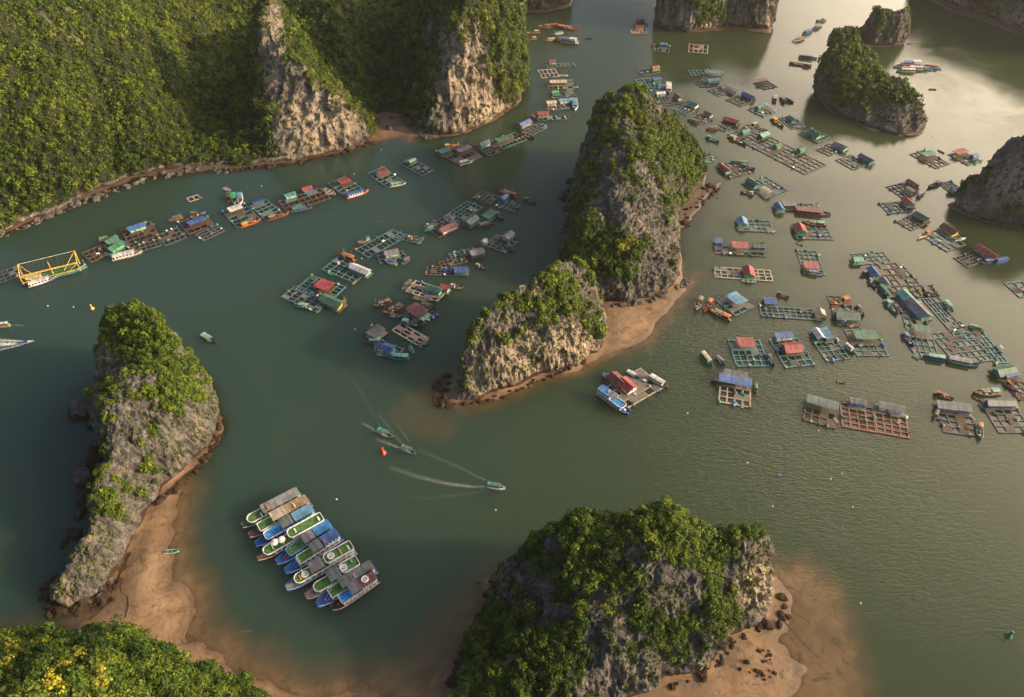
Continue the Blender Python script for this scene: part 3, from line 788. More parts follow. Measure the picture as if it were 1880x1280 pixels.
# ---- pixel ray onto the rocks and beaches
_bv = []
dg = bpy.context.evaluated_depsgraph_get()
for o, _o, _v in ISL:
    _bv.append(BVHTree.FromObject(o, dg))
def hit(px, py):
    """world point on the rocks (or the water) seen at a photograph pixel, and its normal"""
    u, v = (px - 940.0) / FPX, (py - 640.0) / FPX
    d = Vector((u, CP - v * SP, -(SP + v * CP))).normalized(); e = Vector((0, 0, CAM_H))
    best = None
    for t in _bv:
        p, n, i, dist = t.ray_cast(e, d)
        if p is not None and (best is None or dist < best[2]): best = (p, n, dist)
    if best: return best[0], best[1]
    return Vector((*G(px, py), 0.0)), Vector((0, 0, 1))

# ================================================================== BOAT AND RAFT BUILDERS
FRAME = dict(teal='gteal', dark='dkgrey', brown='brown', rust='rust', pale='pale', grey='slate', sea='sea')
_cache = {}

def cached(key, fn):
    if key not in _cache: _cache[key] = fn()
    return _cache[key]

def part(parent, name, key, fn, mat, loc=None, rz=0.0):
    """a part object; the mesh of one kind is built once and shared"""
    me = cached((name, key, mat.name), lambda: _mk(name, fn, mat))
    o = link(name, me, parent)
    if loc is not None: o.location = loc; o.rotation_euler = (0, 0, rz)
    return o

def _mk(name, fn, mat):
    b = MB(); fn(b); me = b.mesh(name); me.materials.append(mat); return me

# ---- hulls: x runs from stern (-L/2) to bow (+L/2)
def hull_sections(L, W, fb, sheer, n=13, full=0.5, stern=0.82, blunt=0.03):
    out = []
    for i in range(n):
        t = i / (n - 1)
        x = (t - 0.5) * L
        if t < full: hw = W / 2 * (stern + (1 - stern) * math.sin(t / full * math.pi / 2))
        else: hw = W / 2 * max(blunt, 1 - (1 - blunt) * ((t - full) / (1 - full)) ** 2.3)
        z = fb + sheer * max(0, (t - 0.45) / 0.55) ** 2 + 0.25 * sheer * max(0, (0.25 - t) / 0.25) ** 2
        out.append((x, hw, z))
    return out

def hull_fn(L, W, fb, sheer, deck, **kw):
    def fn(b):
        S_ = hull_sections(L, W, fb, sheer, **kw); n0 = len(b.v); m = 8
        for x, hw, z in S_:
            ww = max(hw - 0.14, hw * 0.5)
            b.v += [(x, -hw * 0.72, -0.35), (x, -hw * 0.95, 0.15), (x, -hw, z), (x, -ww, z), (x, -ww, deck if deck < z else z - .1),
                    (x, ww, deck if deck < z else z - .1), (x, ww, z), (x, hw, z)]
            b.v += [(x, hw * 0.95, 0.15), (x, hw * 0.72, -0.35)]
        m = 10
        for i in range(len(S_) - 1):
            for k in range(m):
                if k == 4: continue
                a, c = n0 + i * m + k, n0 + i * m + (k + 1) % m
                b.f.append((a, c, c + m, a + m))
        b.f.append(tuple(n0 + k for k in range(m)))
        e = n0 + (len(S_) - 1) * m; b.f.append(tuple(e + k for k in reversed(range(m))))
    return fn

def deck_fn(L, W, fb, sheer, deck, **kw):
    def fn(b):
        S_ = hull_sections(L, W, fb, sheer, **kw); n0 = len(b.v)
        for x, hw, z in S_:
            ww = max(hw - 0.13, hw * 0.5); zz = (deck if deck < z else z - .1) + 0.004
            b.v += [(x, -ww, zz), (x, ww, zz)]
        for i in range(len(S_) - 1): b.f.append((n0 + 2 * i, n0 + 2 * i + 2, n0 + 2 * i + 3, n0 + 2 * i + 1))
    return fn

def rubrail_fn(L, W, fb, sheer, **kw):
    def fn(b):
        S_ = hull_sections(L, W, fb, sheer, **kw)
        for s in (-1, 1):
            for (x0, h0, z0), (x1, h1, z1) in zip(S_[:-1], S_[1:]): b.bar((x0, s * (h0 + .02), z0 - .12), (x1, s * (h1 + .02), z1 - .12), 0.09, 5)
    return fn

def roof_slab(b, x0, x1, w, z, th=0.12, crown=0.16):
    n0 = len(b.v)
    for x in (x0, x1):
        for y, zz in ((-w / 2, z), (-w / 4, z + crown * .75), (0, z + crown), (w / 4, z + crown * .75), (w / 2, z)):
            b.v.append((x, y, zz + th))
        for y, zz in ((w / 2, z), (w / 4, z + crown * .75), (0, z + crown), (-w / 4, z + crown * .75), (-w / 2, z)):
            b.v.append((x, y, zz))
    for k in range(10): b.f.append((n0 + k, n0 + (k + 1) % 10, n0 + 10 + (k + 1) % 10, n0 + 10 + k))
    b.f.append(tuple(n0 + k for k in reversed(range(10)))); b.f.append(tuple(n0 + 10 + k for k in range(10)))

def rrect(x0, x1, w, r_front, r_back, n=6):
    """plan outline with rounded front (+x) and back corners"""
    pts = []
    for (cx, cy, a0, r) in ((x1 - r_front, w / 2 - r_front * .98, 90, r_front), (x1 - r_front, -(w / 2 - r_front * .98), 0, r_front),
                            (x0 + r_back, -(w / 2 - r_back * .98), -90, r_back), (x0 + r_back, w / 2 - r_back * .98, -180, r_back)):
        for k in range(n + 1):
            a = math.radians(a0 - 90 * k / n)
            pts.append((cx + r * math.cos(a), cy + r * math.sin(a)))
    return pts[::-1]

def base_hull(t, L, W, fb, sheer, dk, hc, dc, rail=None, **kw):
    k = (round(L, 1), round(W, 1), fb, sheer, dk)
    part(t, 'hull', k, hull_fn(L, W, fb, sheer, dk, **kw), paint(hc, 0.45))
    part(t, 'deck', k, deck_fn(L, W, fb, sheer, dk, **kw), planks(dc))
    if rail: part(t, 'rubbing_strake', k, rubrail_fn(L, W, fb, sheer, **kw), paint(rail, 0.5))

def windows(t, x0, x1, y, z, n, h=0.75, ww=None):
    """a row of panes let into a cabin side, each its own part"""
    st = (x1 - x0) / n
    for s in (-1, 1):
        for i in range(n):
            wd = ww or st * 0.62
            part(t, 'window', ('w', round(wd, 2), h), lambda b, wd=wd, h=h: b.box(0, 0, 0, wd, 0.06, h), paint('glass', 0.15), (x0 + st * (i + .5), s * (y + .012), z))

def boat_canopy(t, L, hc, rc, wc, dc='wood'):
    """small passenger or work boat with a flat canopy on posts"""
    W = L * 0.29; q = round(L, 1)
    base_hull(t, L, W, 0.75, 0.7, 0.45, hc, dc, wc)
    x0, x1 = -.40 * L, .16 * L
    part(t, 'canopy', (q,), lambda b: roof_slab(b, x0 - .2, x1 + .3, W * .92, 2.25), roofmat(rc))
    for sx in (x0, (x0 + x1) / 2, x1):
        for s in (-1, 1): part(t, 'post', ('p',), lambda b: b.bar((0, 0, .5), (0, 0, 2.27), .055, 5), paint(wc), (sx, s * W * .39, 0))
    for s in (-1, 1): part(t, 'side_panel', (q,), lambda b: b.box(0, 0, .85, (x1 - x0) * .8, .06, .62), paint(wc), ((x0 + x1) / 2 - .3, s * W * .40, 0))
    for k in (0.2, 0.55): part(t, 'bench', (q,), lambda b: b.box(0, 0, .62, .45, W * .62, .34), paint('tan'), (x0 + (x1 - x0) * k, 0, 0))

def boat_fishing(t, L, hc, rc, wc, dc='wood', gear=True):
    """wooden fishing boat: wheelhouse aft, mast, boom, net heap amidships"""
    W = L * 0.27; q = round(L, 1)
    base_hull(t, L, W, 0.9, 1.15, 0.5, hc, dc, wc)
    part(t, 'wheelhouse', (q,), lambda b: b.box(-.27 * L, 0, 1.35, L * .24, W * .58, 1.8), paint(wc))
    part(t, 'roof', (q,), lambda b: roof_slab(b, -.42 * L, -.12 * L, W * .74, 2.262), roofmat(rc))
    windows(t, -.38 * L, -.16 * L, W * .29, 1.65, 2, .6)
    part(t, 'windscreen', (q,), lambda b: b.box(-.15 * L + .02, 0, 1.65, .06, W * .45, .6), paint('glass', .15))
    part(t, 'mast', (q,), lambda b: b.bar((0, 0, .5), (0, 0, .5 + L * .42), .09, 6, .05), paint('tan'), (.12 * L, 0, 0))
    part(t, 'boom', (q,), lambda b: b.bar((.12 * L, 0, 1.4), (-.34 * L, .1, 3.3), .07, 5, .05), paint('tan'))
    part(t, 'hatch', (q,), lambda b: b.box(.22 * L, 0, .72, L * .11, W * .36, .42), paint(rc))
    if gear:
        part(t, 'net_heap', (q,), lambda b: b.lathe([(W * .34, .46), (W * .30, .75), (W * .18, 1.0), (.05, 1.12)], .02 * L, 0, 9), paint('rope'))

def boat_gear(t, L, hc, rc, wc, dc='wood'):
    """trawler crowded with masts, light booms and gear"""
    boat_fishing(t, L, hc, rc, wc, dc)
    W = L * .27; q = round(L, 1)
    for i, (x, s) in enumerate(((.3, 1), (.3, -1), (-.05, 1), (-.05, -1))):
        part(t, 'outrigger', (q, i), lambda b: b.bar((x * L, s * W * .4, .9), (x * L - .06 * L, s * W * 1.05, 3.6), .06, 5, .04), paint('tan'))
    part(t, 'mizzen_mast', (q,), lambda b: b.bar((0, 0, 2.3), (0, 0, 2.3 + L * .26), .07, 6, .04), paint('tan'), (-.3 * L, 0, 0))
    part(t, 'awning', (q, 'a'), lambda b: roof_slab(b, -.08 * L, .20 * L, W * .7, 2.1), roofmat('tan'))
    for k, (x, y, c) in enumerate(((.30, .2, 'orange'), (.33, -.16, 'yellow'), (-.44, .15, 'orange'), (.05, .3, 'white'))):
        part(t, 'fish_box', (q, 'g'), lambda b: b.box(0, 0, .75, .9, .7, .5), paint(c), (x * L, y * W, 0.0 if x > -.3 else .1))

def boat_dinghy(t, L, hc, rc, wc, dc='wood'):
    """open rowing boat with thwarts"""
    W = L * .32; q = round(L, 1)
    base_hull(t, L, W, .5, .35, .16, hc, dc, wc)
    for x in (-.3, 0, .26): part(t, 'thwart', (q,), lambda b: b.box(0, 0, .38, .3, W * .78, .06), paint(rc), (x * L, 0, 0))
    part(t, 'outboard_motor', (q,), lambda b: b.box(-.5 * L - .12, 0, .55, .34, .32, .6), paint('black'))

def boat_cabin(t, L, hc, rc, wc, dc='pale', nw=5):
    """long cabin launch or houseboat: most of the length roofed"""
    W = L * .27; q = round(L, 1)
    base_hull(t, L, W, .85, .8, .55, hc, dc, wc)
    part(t, 'cabin', (q,), lambda b: b.box(-.10 * L, 0, 1.5, L * .62, W * .74, 1.9), paint(wc))
    part(t, 'roof', (q,), lambda b: roof_slab(b, -.46 * L, .27 * L, W * .88, 2.452), roofmat(rc))
    windows(t, -.38 * L, .18 * L, W * .37, 1.75, nw)
    part(t, 'windscreen', (q,), lambda b: b.box(.21 * L + .02, 0, 1.75, .06, W * .6, .75), paint('glass', .15))
    part(t, 'stern_rail', (q,), lambda b: b.box(-.47 * L, 0, 1.25, .08, W * .7, .7), paint(wc))

def boat_speed(t, L, hc, rc, wc, dc='white'):
    W = L * .27; q = round(L, 1)
    base_hull(t, L, W, .7, .45, .35, hc, dc, wc, full=.35)
    part(t, 'foredeck', (q,), lambda b: b.prism(rrect(.08 * L, .40 * L, W * .5, W * .22, .1), .7, .86), paint(wc, .3))
    part(t, 'windscreen', (q,), lambda b: b.box(.06 * L, 0, 1.0, .08, W * .66, .5), paint('glass', .1))
    for x in (-.08, -.24): part(t, 'seat', (q,), lambda b: b.box(0, 0, .65, .5, W * .6, .5), paint(rc), (x * L, 0, 0))
    part(t, 'outboard_motor', (q,), lambda b: b.box(-.5 * L - .2, 0, .8, .5, .5, .9), paint('black'))

def boat_ferry(t, L, hc, rc, wc, dc='grey'):
    """double decked white ferry with an upper sun roof"""
    boat_cabin(t, L, hc, rc, wc, dc, 8)
    W = L * .27; q = round(L, 1)
    part(t, 'bridge', (q,), lambda b: b.box(-.28 * L, 0, 3.45, L * .22, W * .6, 1.65), paint(wc))
    part(t, 'bridge_roof', (q,), lambda b: roof_slab(b, -.42 * L, -.15 * L, W * .74, 4.28), roofmat('white'))
    part(t, 'sun_awning', (q,), lambda b: roof_slab(b, -.12 * L, .16 * L, W * .7, 4.0), roofmat('blue'))
    for x in (-.1, .14):
        for s in (-1, 1): part(t, 'post', ('q',), lambda b: b.bar((0, 0, 2.6), (0, 0, 4.02), .05, 5), paint('white'), (x * L, s * W * .31, 0))
    part(t, 'mast', (q,), lambda b: b.bar((0, 0, 4.4), (0, 0, 7), .06, 6, .03), paint('white'), (-.3 * L, 0, 0))

KIND = dict(c=boat_canopy, f=boat_fishing, g=boat_gear, d=boat_dinghy, h=boat_cabin, s=boat_speed, y=boat_ferry)
BNAME = dict(c='canopy_boat', f='fishing_boat', g='trawler', d='rowing_boat', h='cabin_boat', s='speedboat', y='ferry')
BCAT = dict(c='boat', f='fishing boat', g='fishing boat', d='rowing boat', h='boat', s='speedboat', y='ferry')
BGRP = dict(c='canopy boats around the fish farms', f='fishing boats around the fish farms', g='gear laden trawlers', d='small rowing boats', h='cabin boats', s='speedboats', y='ferries')

def boat(kind, bow, stern, hc, rc, wc, label, dc='wood', z=0.0):
    a, c = np.array(G(*bow, 0.6)), np.array(G(*stern, 0.6))
    L = float(np.linalg.norm(a - c)); mid = (a + c) / 2
    L = max(3.2, round(L * 2) / 2)
    t = empty(BNAME[kind], (mid[0], mid[1], z), math.atan2(a[1] - c[1], a[0] - c[0]))
    tag(t, label, BCAT[kind], BGRP[kind])
    KIND[kind](t, L, hc, rc, wc, dc)
    return t

# ---- two deck tour boats of the moored row
def tour_boat(bow, stern, o, label):
    a, c = np.array(G(*bow, 1.0)), np.array(G(*stern, 1.0))
    L = float(np.linalg.norm(a - c)); mid = (a + c) / 2
    t = empty('tour_boat', (mid[0], mid[1], 0), math.atan2(a[1] - c[1], a[0] - c[0]))
    tag(t, label, 'tour boat', 'tour boats moored side by side')
    W = o.get('W', 4.5)
    base_hull(t, L, W, 1.1, .75, .95, o['hull'], o['fore'], o.get('rail', 'white'), full=.78, blunt=.46)
    h1 = 2.9
    cx0, cx1 = -.45 * L, (o.get('cf', .24) + .04) * L
    part(t, 'cabin', (L,), lambda b: b.box((cx0 + cx1) / 2, 0, .95 + (h1 - .95) / 2, cx1 - cx0, W * .80, h1 - .95), paint(o.get('wall', 'white')))
    windows(t, cx0 + .5, cx1 - .4, W * .40, 2.0, 8, .85)
    part(t, 'cabin_door', (L,), lambda b: b.box(0, 0, 1.85, .06, .9, 1.75), paint('wood'), (cx1 + .035, 0, 0))
    # upper deck with its raised white edge
    df = (o.get('df', .30) + .04) * L; dr = o.get('dr', 1.9)
    out = rrect(cx0 - .2, df, W * .96, dr, .5); inn = rrect(cx0, df - .24, W * .96 - .44, max(dr - .2, .2), .35)
    ud = part(t, 'upper_deck', (L, df, dr), lambda b: b.prism(inn, h1, h1 + .15), paint(o.get('slab', 'white')))
    part(t, 'deck_covering', (L, df, dr), lambda b: b.prism(rrect(cx0 + .05, df - .30, W * .96 - .54, max(dr - .25, .2), .3), h1 + .152, h1 + .19), paint(o['mid'], .9))
    part(t, 'bulwark', (L, df, dr), lambda b: b.rim(out, inn, h1 - .1, h1 + .55), paint(o.get('rim', 'white')))
    z2 = h1 + .19
    # awning amidships on posts
    if o.get('awn'):
        ax0, ax1 = o.get('ax', (-.12, .08)); ax0 *= L; ax1 *= L
        part(t, 'awning', (L, ax0, ax1), lambda b: roof_slab(b, ax0, ax1, W * 1.02, z2 + 2.2, .1, .12), roofmat(o['awn']))
        for x in (ax0 + .25, ax1 - .25):
            for s in (-1, 1): part(t, 'post', ('tp',), lambda b: b.bar((0, 0, 0), (0, 0, 2.22), .05, 5), paint('white'), (x, s * W * .42, z2))
    # after part: a closed upper cabin with a roof, or a higher planted terrace
    rx1 = o.get('rx', -.12) * L; rx0 = -.47 * L
    if o['rear'] == 'roof':
        part(t, 'upper_cabin', (L, rx1), lambda b: b.box((rx0 + .5 + rx1) / 2, 0, z2 + 1.0, rx1 - rx0 - .5, W * .78, 2.0), paint(o.get('wall', 'white')))
        windows(t, rx0 + .7, rx1 - .2, W * .39, z2 + 1.15, 4, .8)
        part(t, 'upper_roof', (L, rx1), lambda b: b.prism(rrect(rx0, rx1 + .4, W * .98, .5, .9), z2 + 2.0, z2 + 2.18), roofmat(o['roof']))
        zt = z2 + 2.18
    else:
        part(t, 'upper_cabin', (L, rx1), lambda b: b.box((rx0 + .6 + rx1 - .8) / 2, 0, z2 + 1.05, rx1 - rx0 - 1.4, W * .74, 2.1), paint(o.get('wall', 'white')))
        windows(t, rx0 + .9, rx1 - 1.0, W * .37, z2 + 1.2, 4, .8)
        o1 = rrect(rx0 - .3, rx1 + .3, W * 1.0, 1.7, .9); i1 = rrect(rx0 - .08, rx1 + .08, W * 1.0 - .44, 1.5, .7)
        part(t, 'terrace', (L, rx1), lambda b: b.prism(i1, z2 + 2.1, z2 + 2.25), paint('white'))
        part(t, 'terrace_turf', (L, rx1), lambda b: b.prism(rrect(rx0 - .02, rx1 + .02, W * 1.0 - .56, 1.4, .6), z2 + 2.252, z2 + 2.29), paint(o['roof'], .95))
        part(t, 'terrace_bulwark', (L, rx1), lambda b: b.rim(o1, i1, z2 + 2.0, z2 + 2.72), paint('white'))
        zt = z2 + 2.29
    if o.get('flag'): part(t, 'flag_pole', ('fp',), lambda b: b.bar((0, 0, 0), (0, 0, 2.6), .05, 5), paint('white'), (o['flag'] * L, 0, zt))
    for (x, y, top) in o.get('poles', ()): part(t, 'mast', ('tm',), lambda b: b.bar((0, 0, 0), (0, 0, 5.2), .11, 6, .09), paint('white'), (x * L, y * W, z2 if not top else zt))
    for (x, y, top) in o.get('para', ()):
        p = part(t, 'parasol', ('pa',), lambda b: b.lathe([(1.45, 1.95), (1.38, 2.25), (1.05, 2.55), (.55, 2.75), (.06, 2.82)], 0, 0, 12), paint('white', .8), (x * L, y * W, z2 if not top else zt))
        part(p, 'stem', ('ps',), lambda b: b.bar((0, 0, 0), (0, 0, 2.3), .06, 5), paint('white'))
    for (x, y, top) in o.get('ring', ()):
        p = part(t, 'round_sofa', ('rs',), lambda b: b.rim([(1.35 * math.cos(q), 1.35 * math.sin(q)) for q in np.linspace(0, 2 * math.pi, 16, False)], [(.8 * math.cos(q), .8 * math.sin(q)) for q in np.linspace(0, 2 * math.pi, 16, False)], 0, .55), paint('white'), (x * L, y * W, (z2 if not top else zt) + .004))
        part(p, 'table', ('rt',), lambda b: b.lathe([(.12, 0), (.12, .5), (.55, .52), (.55, .6), (.01, .6)], 0, 0, 10), paint('cream'))
    for (x, y, top, cc) in o.get('seats', ()): part(t, 'lounger', ('ls',), lambda b: (b.box(0, 0, .2, 1.7, .6, .3), b.box(-.7, 0, .5, .25, .6, .35)), paint(cc), (x * L, y * W, z2 if not top else zt), 1.57)
    if o.get('stairs'):
        for s in (-1, 1): part(t, 'stair_rail', (L, s), lambda b: b.bar((cx1 + .06 * L, s * W * .16, 1.1), (cx1 - .06 * L, s * W * .16, z2 + .7), .08, 5), paint('white'))
    part(t, 'anchor_winch', ('aw',), lambda b: b.box(0, 0, .3, .7, .9, .55), paint(o.get('winch', 'red')), (.36 * L, .1, .95))
    return t

# ---- fish farm rafts
def hut(parent, x, y, rz, L, W, h, roof, wall, kind='g', z=0.5):
    if kind == 'c':
        p = part(parent, 'canopy', (L, W, h), lambda b: roof_slab(b, -L / 2, L / 2, W, h, .1, .22), roofmat(roof), (x, y, z), rz)
        for sx in (-1, 1):
            for s in (-1, 1): part(p, 'post', ('hp', h), lambda b: b.bar((0, 0, 0), (0, 0, h + .03), .07, 5), paint('wood'), (sx * L * .45, s * W * .44, 0))
        return p
    wl, ww = L * .84, W * .78
    rise = 0.24 * W if kind == 'g' else 0.0
    def walls(b):
        b.box(0, 0, h / 2, wl, ww, h)
        if kind == 'g':
            for s in (-1, 1):
                x1 = s * wl / 2; x0 = s * (wl / 2 - .12)
                n = len(b.v); hh = h + rise * ww / W - .06
                b.v += [(x1, -ww / 2, h), (x1, ww / 2, h), (x1, 0, hh), (x0, -ww / 2, h), (x0, ww / 2, h), (x0, 0, hh)]
                b.f += [(n, n + 1, n + 2), (n + 5, n + 4, n + 3), (n, n + 2, n + 5, n + 3), (n + 1, n + 4, n + 5, n + 2)]
    p = part(parent, 'hut', (L, W, h, kind), walls, paint(wall), (x, y, z), rz)
    def roofg(b):
        th = .1
        for s in (-1, 1):
            e = h - rise * (W - ww) / W * .5 + .02
            pts = [(-L / 2, 0, h + rise), (L / 2, 0, h + rise), (L / 2, s * W / 2, e - .05), (-L / 2, s * W / 2, e - .05)]
            n = len(b.v); b.v += [(q[0], q[1], q[2] + th) for q in pts] + pts
            for f in ((0, 1, 2, 3), (7, 6, 5, 4), (0, 4, 5, 1), (1, 5, 6, 2), (2, 6, 7, 3), (3, 7, 4, 0)): b.f.append(tuple(n + k for k in f))
    def roofs(b):
        n = len(b.v)
        for zz in (.12, 0): b.v += [(-L / 2, -W / 2, h - .02 + zz), (L / 2, -W / 2, h - .02 + zz), (L / 2, W / 2, h + .55 + zz), (-L / 2, W / 2, h + .55 + zz)]
        for f in ((0, 1, 2, 3), (7, 6, 5, 4), (0, 4, 5, 1), (1, 5, 6, 2), (2, 6, 7, 3), (3, 7, 4, 0)): b.f.append(tuple(n + k for k in f))
    part(p, 'roof', (L, W, h, kind), roofg if kind == 'g' else roofs, roofmat(roof))
    part(p, 'door', ('hd',), lambda b: b.box(0, 0, .95, .8, .07, 1.9), paint('wood'), (-wl * .18, -ww / 2 - .02, 0))
    for xx in (wl * .12, wl * .34): part(p, 'window', ('hw',), lambda b: b.box(0, 0, 1.5, .75, .06, .7), paint('glass', .2), (xx, -ww / 2 - .02, 0))
    part(p, 'window', ('hw2',), lambda b: b.box(0, 0, 1.5, .06, .8, .7), paint('glass', .2), (wl / 2 + .02, 0, 0))
    return p

def netmat():
    if 'net' in _mats: return _mats['net']
    m, nt, b = new_mat('dark_wet_net'); ge = N(nt, 'ShaderNodeNewGeometry')
    nt.links.new(ramp(nt, noise(nt, ge.outputs['Position'], .8, 3), [(.3, (.006, .012, .010)), (.7, (.022, .030, .022))]), b.inputs['Base Color'])
    b.inputs['Roughness'].default_value = .25
    _mats['net'] = m
    return m

def build_cells(b, n, name, mat, t):
    """a handful of boards or nets are parts of their own; a whole field of them stays one part"""
    if n > 18: b.build(name, mat, t); return
    for k in range(n):
        c = MB(); c.v = b.v[8 * k:8 * k + 8]; c.f = [tuple(i - 8 * k for i in f) for f in b.f[6 * k:6 * k + 6]]
        c.build(name, mat, t)

RAFTS = []
def raft(label, ref, A, B, D, nu, nv, fc, huts=(), items=2, grp='floating fish farm rafts', deckp=0.12, cat='fish farm'):
    a, b_, d = (np.array(G(*p, .35)) for p in (A, B, D))
    u, v = b_ - a, d - a
    ctr = a + (u + v) / 2
    lu, lv = np.linalg.norm(u), np.linalg.norm(v)
    s = 1.0 if u[0] * v[1] - u[1] * v[0] > 0 else -1.0
    au = math.atan2(u[1], u[0]); av = math.atan2(v[1], v[0]) - s * math.pi / 2
    dv = (av - au + math.pi) % (2 * math.pi) - math.pi
    rz = au + dv * lv / (lu + lv)
    if nu * nv > 0:
        k = abs(math.cos(dv)) ** .5; lu *= k; lv *= k
    t = empty('fish_farm_raft', (ctr[0], ctr[1], 0), rz)
    tag(t, label, cat, grp)
    r = random.Random(int(A[0] * 7 + A[1] * 13))
    X0, Y0 = -lu / 2, -lv / 2
    du, dv_ = lu / nu, lv / nv
    bw = 0.55 if A[1] > 200 else 0.7
    def frame(b):
        for i in range(nu + 1):
            ww = bw * (1.25 if i in (0, nu) else r.uniform(.75, 1.1))
            b.box(X0 + i * du + (r.uniform(-.08, .08) if 0 < i < nu else 0), 0, .22, ww, lv + bw * 1.2, .40, r.uniform(-.006, .006))
        for j in range(nv + 1):
            ww = bw * (1.25 if j in (0, nv) else r.uniform(.75, 1.1))
            b.box(0, Y0 + j * dv_ + (r.uniform(-.08, .08) if 0 < j < nv else 0), .252, lu + bw * 1.2, ww, .40, r.uniform(-.006, .006))
    pb = MB(); o1 = .55 * bw + .12
    for yy in (Y0, -Y0): pb.box(0, yy, .0, lu + 2 * o1, 2 * o1, .36)
    for xx in (X0, -X0): pb.box(xx, 0, .01, 2 * o1, lv + 2 * o1 - .1, .35)
    pb.build('pontoon', paint('black'), t)
    f = MB(); frame(f); f.build('cage_frame', paint(FRAME[fc]), t)
    c, q = math.cos(-rz), math.sin(-rz)
    hs = []
    for hd in huts:
        px, py, L, W, ax, roof, wall = hd[:7]; L *= .92; W *= .92
        kind = hd[7] if len(hd) > 7 else 'g'
        h = 2.0 if kind != 'c' else 2.4
        wx, wy = G(px, py, .5 + h + .3)
        lx, ly = (wx - ctr[0]) * c - (wy - ctr[1]) * q, (wx - ctr[0]) * q + (wy - ctr[1]) * c
        a2 = 0.0 if ax == 'u' else math.pi / 2
        ry = rz + a2
        # doors face the camera side
        nx, ny = math.sin(ry), -math.cos(ry)
        if nx * ctr[0] + ny * ctr[1] > 0: a2 += math.pi
        hs.append((lx, ly, a2, L, W, h, roof, wall, kind))
    cells = []
    def deck(b):
        n = 0
        for i in range(nu):
            for j in range(nv):
                x, y = X0 + (i + .5) * du, Y0 + (j + .5) * dv_
                near = any(abs((x - h[0]) * math.cos(h[2]) + (y - h[1]) * math.sin(h[2])) < h[3] / 2 + du * .12 and abs(-(x - h[0]) * math.sin(h[2]) + (y - h[1]) * math.cos(h[2])) < h[4] / 2 + dv_ * .12 for h in hs)
                if near or r.random() < deckp:
                    b.box(x, y, .42, du * .97, dv_ * .97, .10); n += 1; cells.append((x, y))
        for h in hs:
            b.box(h[0], h[1], .37, h[3] + .8, h[4] + .8, .14, h[2]); n += 1
        return n
    db = MB(); nd = deck(db)
    nb = MB(); pn_ = .62 if A[0] < 1060 else .34
    for i in range(nu):
        for j in range(nv):
            if r.random() < pn_:
                x, y = X0 + (i + .5) * du, Y0 + (j + .5) * dv_
                nb.box(x, y, .03, du * .9, dv_ * .9, .04)
    if nb.f: build_cells(nb, len(nb.v) // 8, 'net', netmat(), t)
    if db.f: build_cells(db, nd, 'deck', planks(r.choice(['ddeck', 'brown', 'slate', 'gdeck']) if fc not in ('teal', 'pale') else r.choice(['slate', 'gdeck', 'ddeck'] if fc == 'teal' else ['tan', 'gdeck'])), t)
    for h in hs: hut(t, h[0], h[1], h[2], h[3], h[4], h[5], h[6], h[7], h[8])
    # floats: drums lashed under the outer beams
    for k in range(min(8, nu + nv)):
        along = k % 2
        p = (X0 + lu * (k + .5) / min(8, nu + nv), Y0 - .1, .05) if along else (X0 - .1 if k % 4 else -X0 + .1, Y0 + lv * (k + .5) / min(8, nu + nv), .05)
        part(t, 'float_drum', ('fd',), lambda b: b.bar((-.5, 0, 0), (.5, 0, 0), .34, 8), paint('blue' if fc in ('teal', 'sea') else 'dkgrey'), p, 0 if along else 1.57)
    RAFTS.append((t, rz, lu, lv, nu, nv, hs, ref, items, A[1]))
    return t

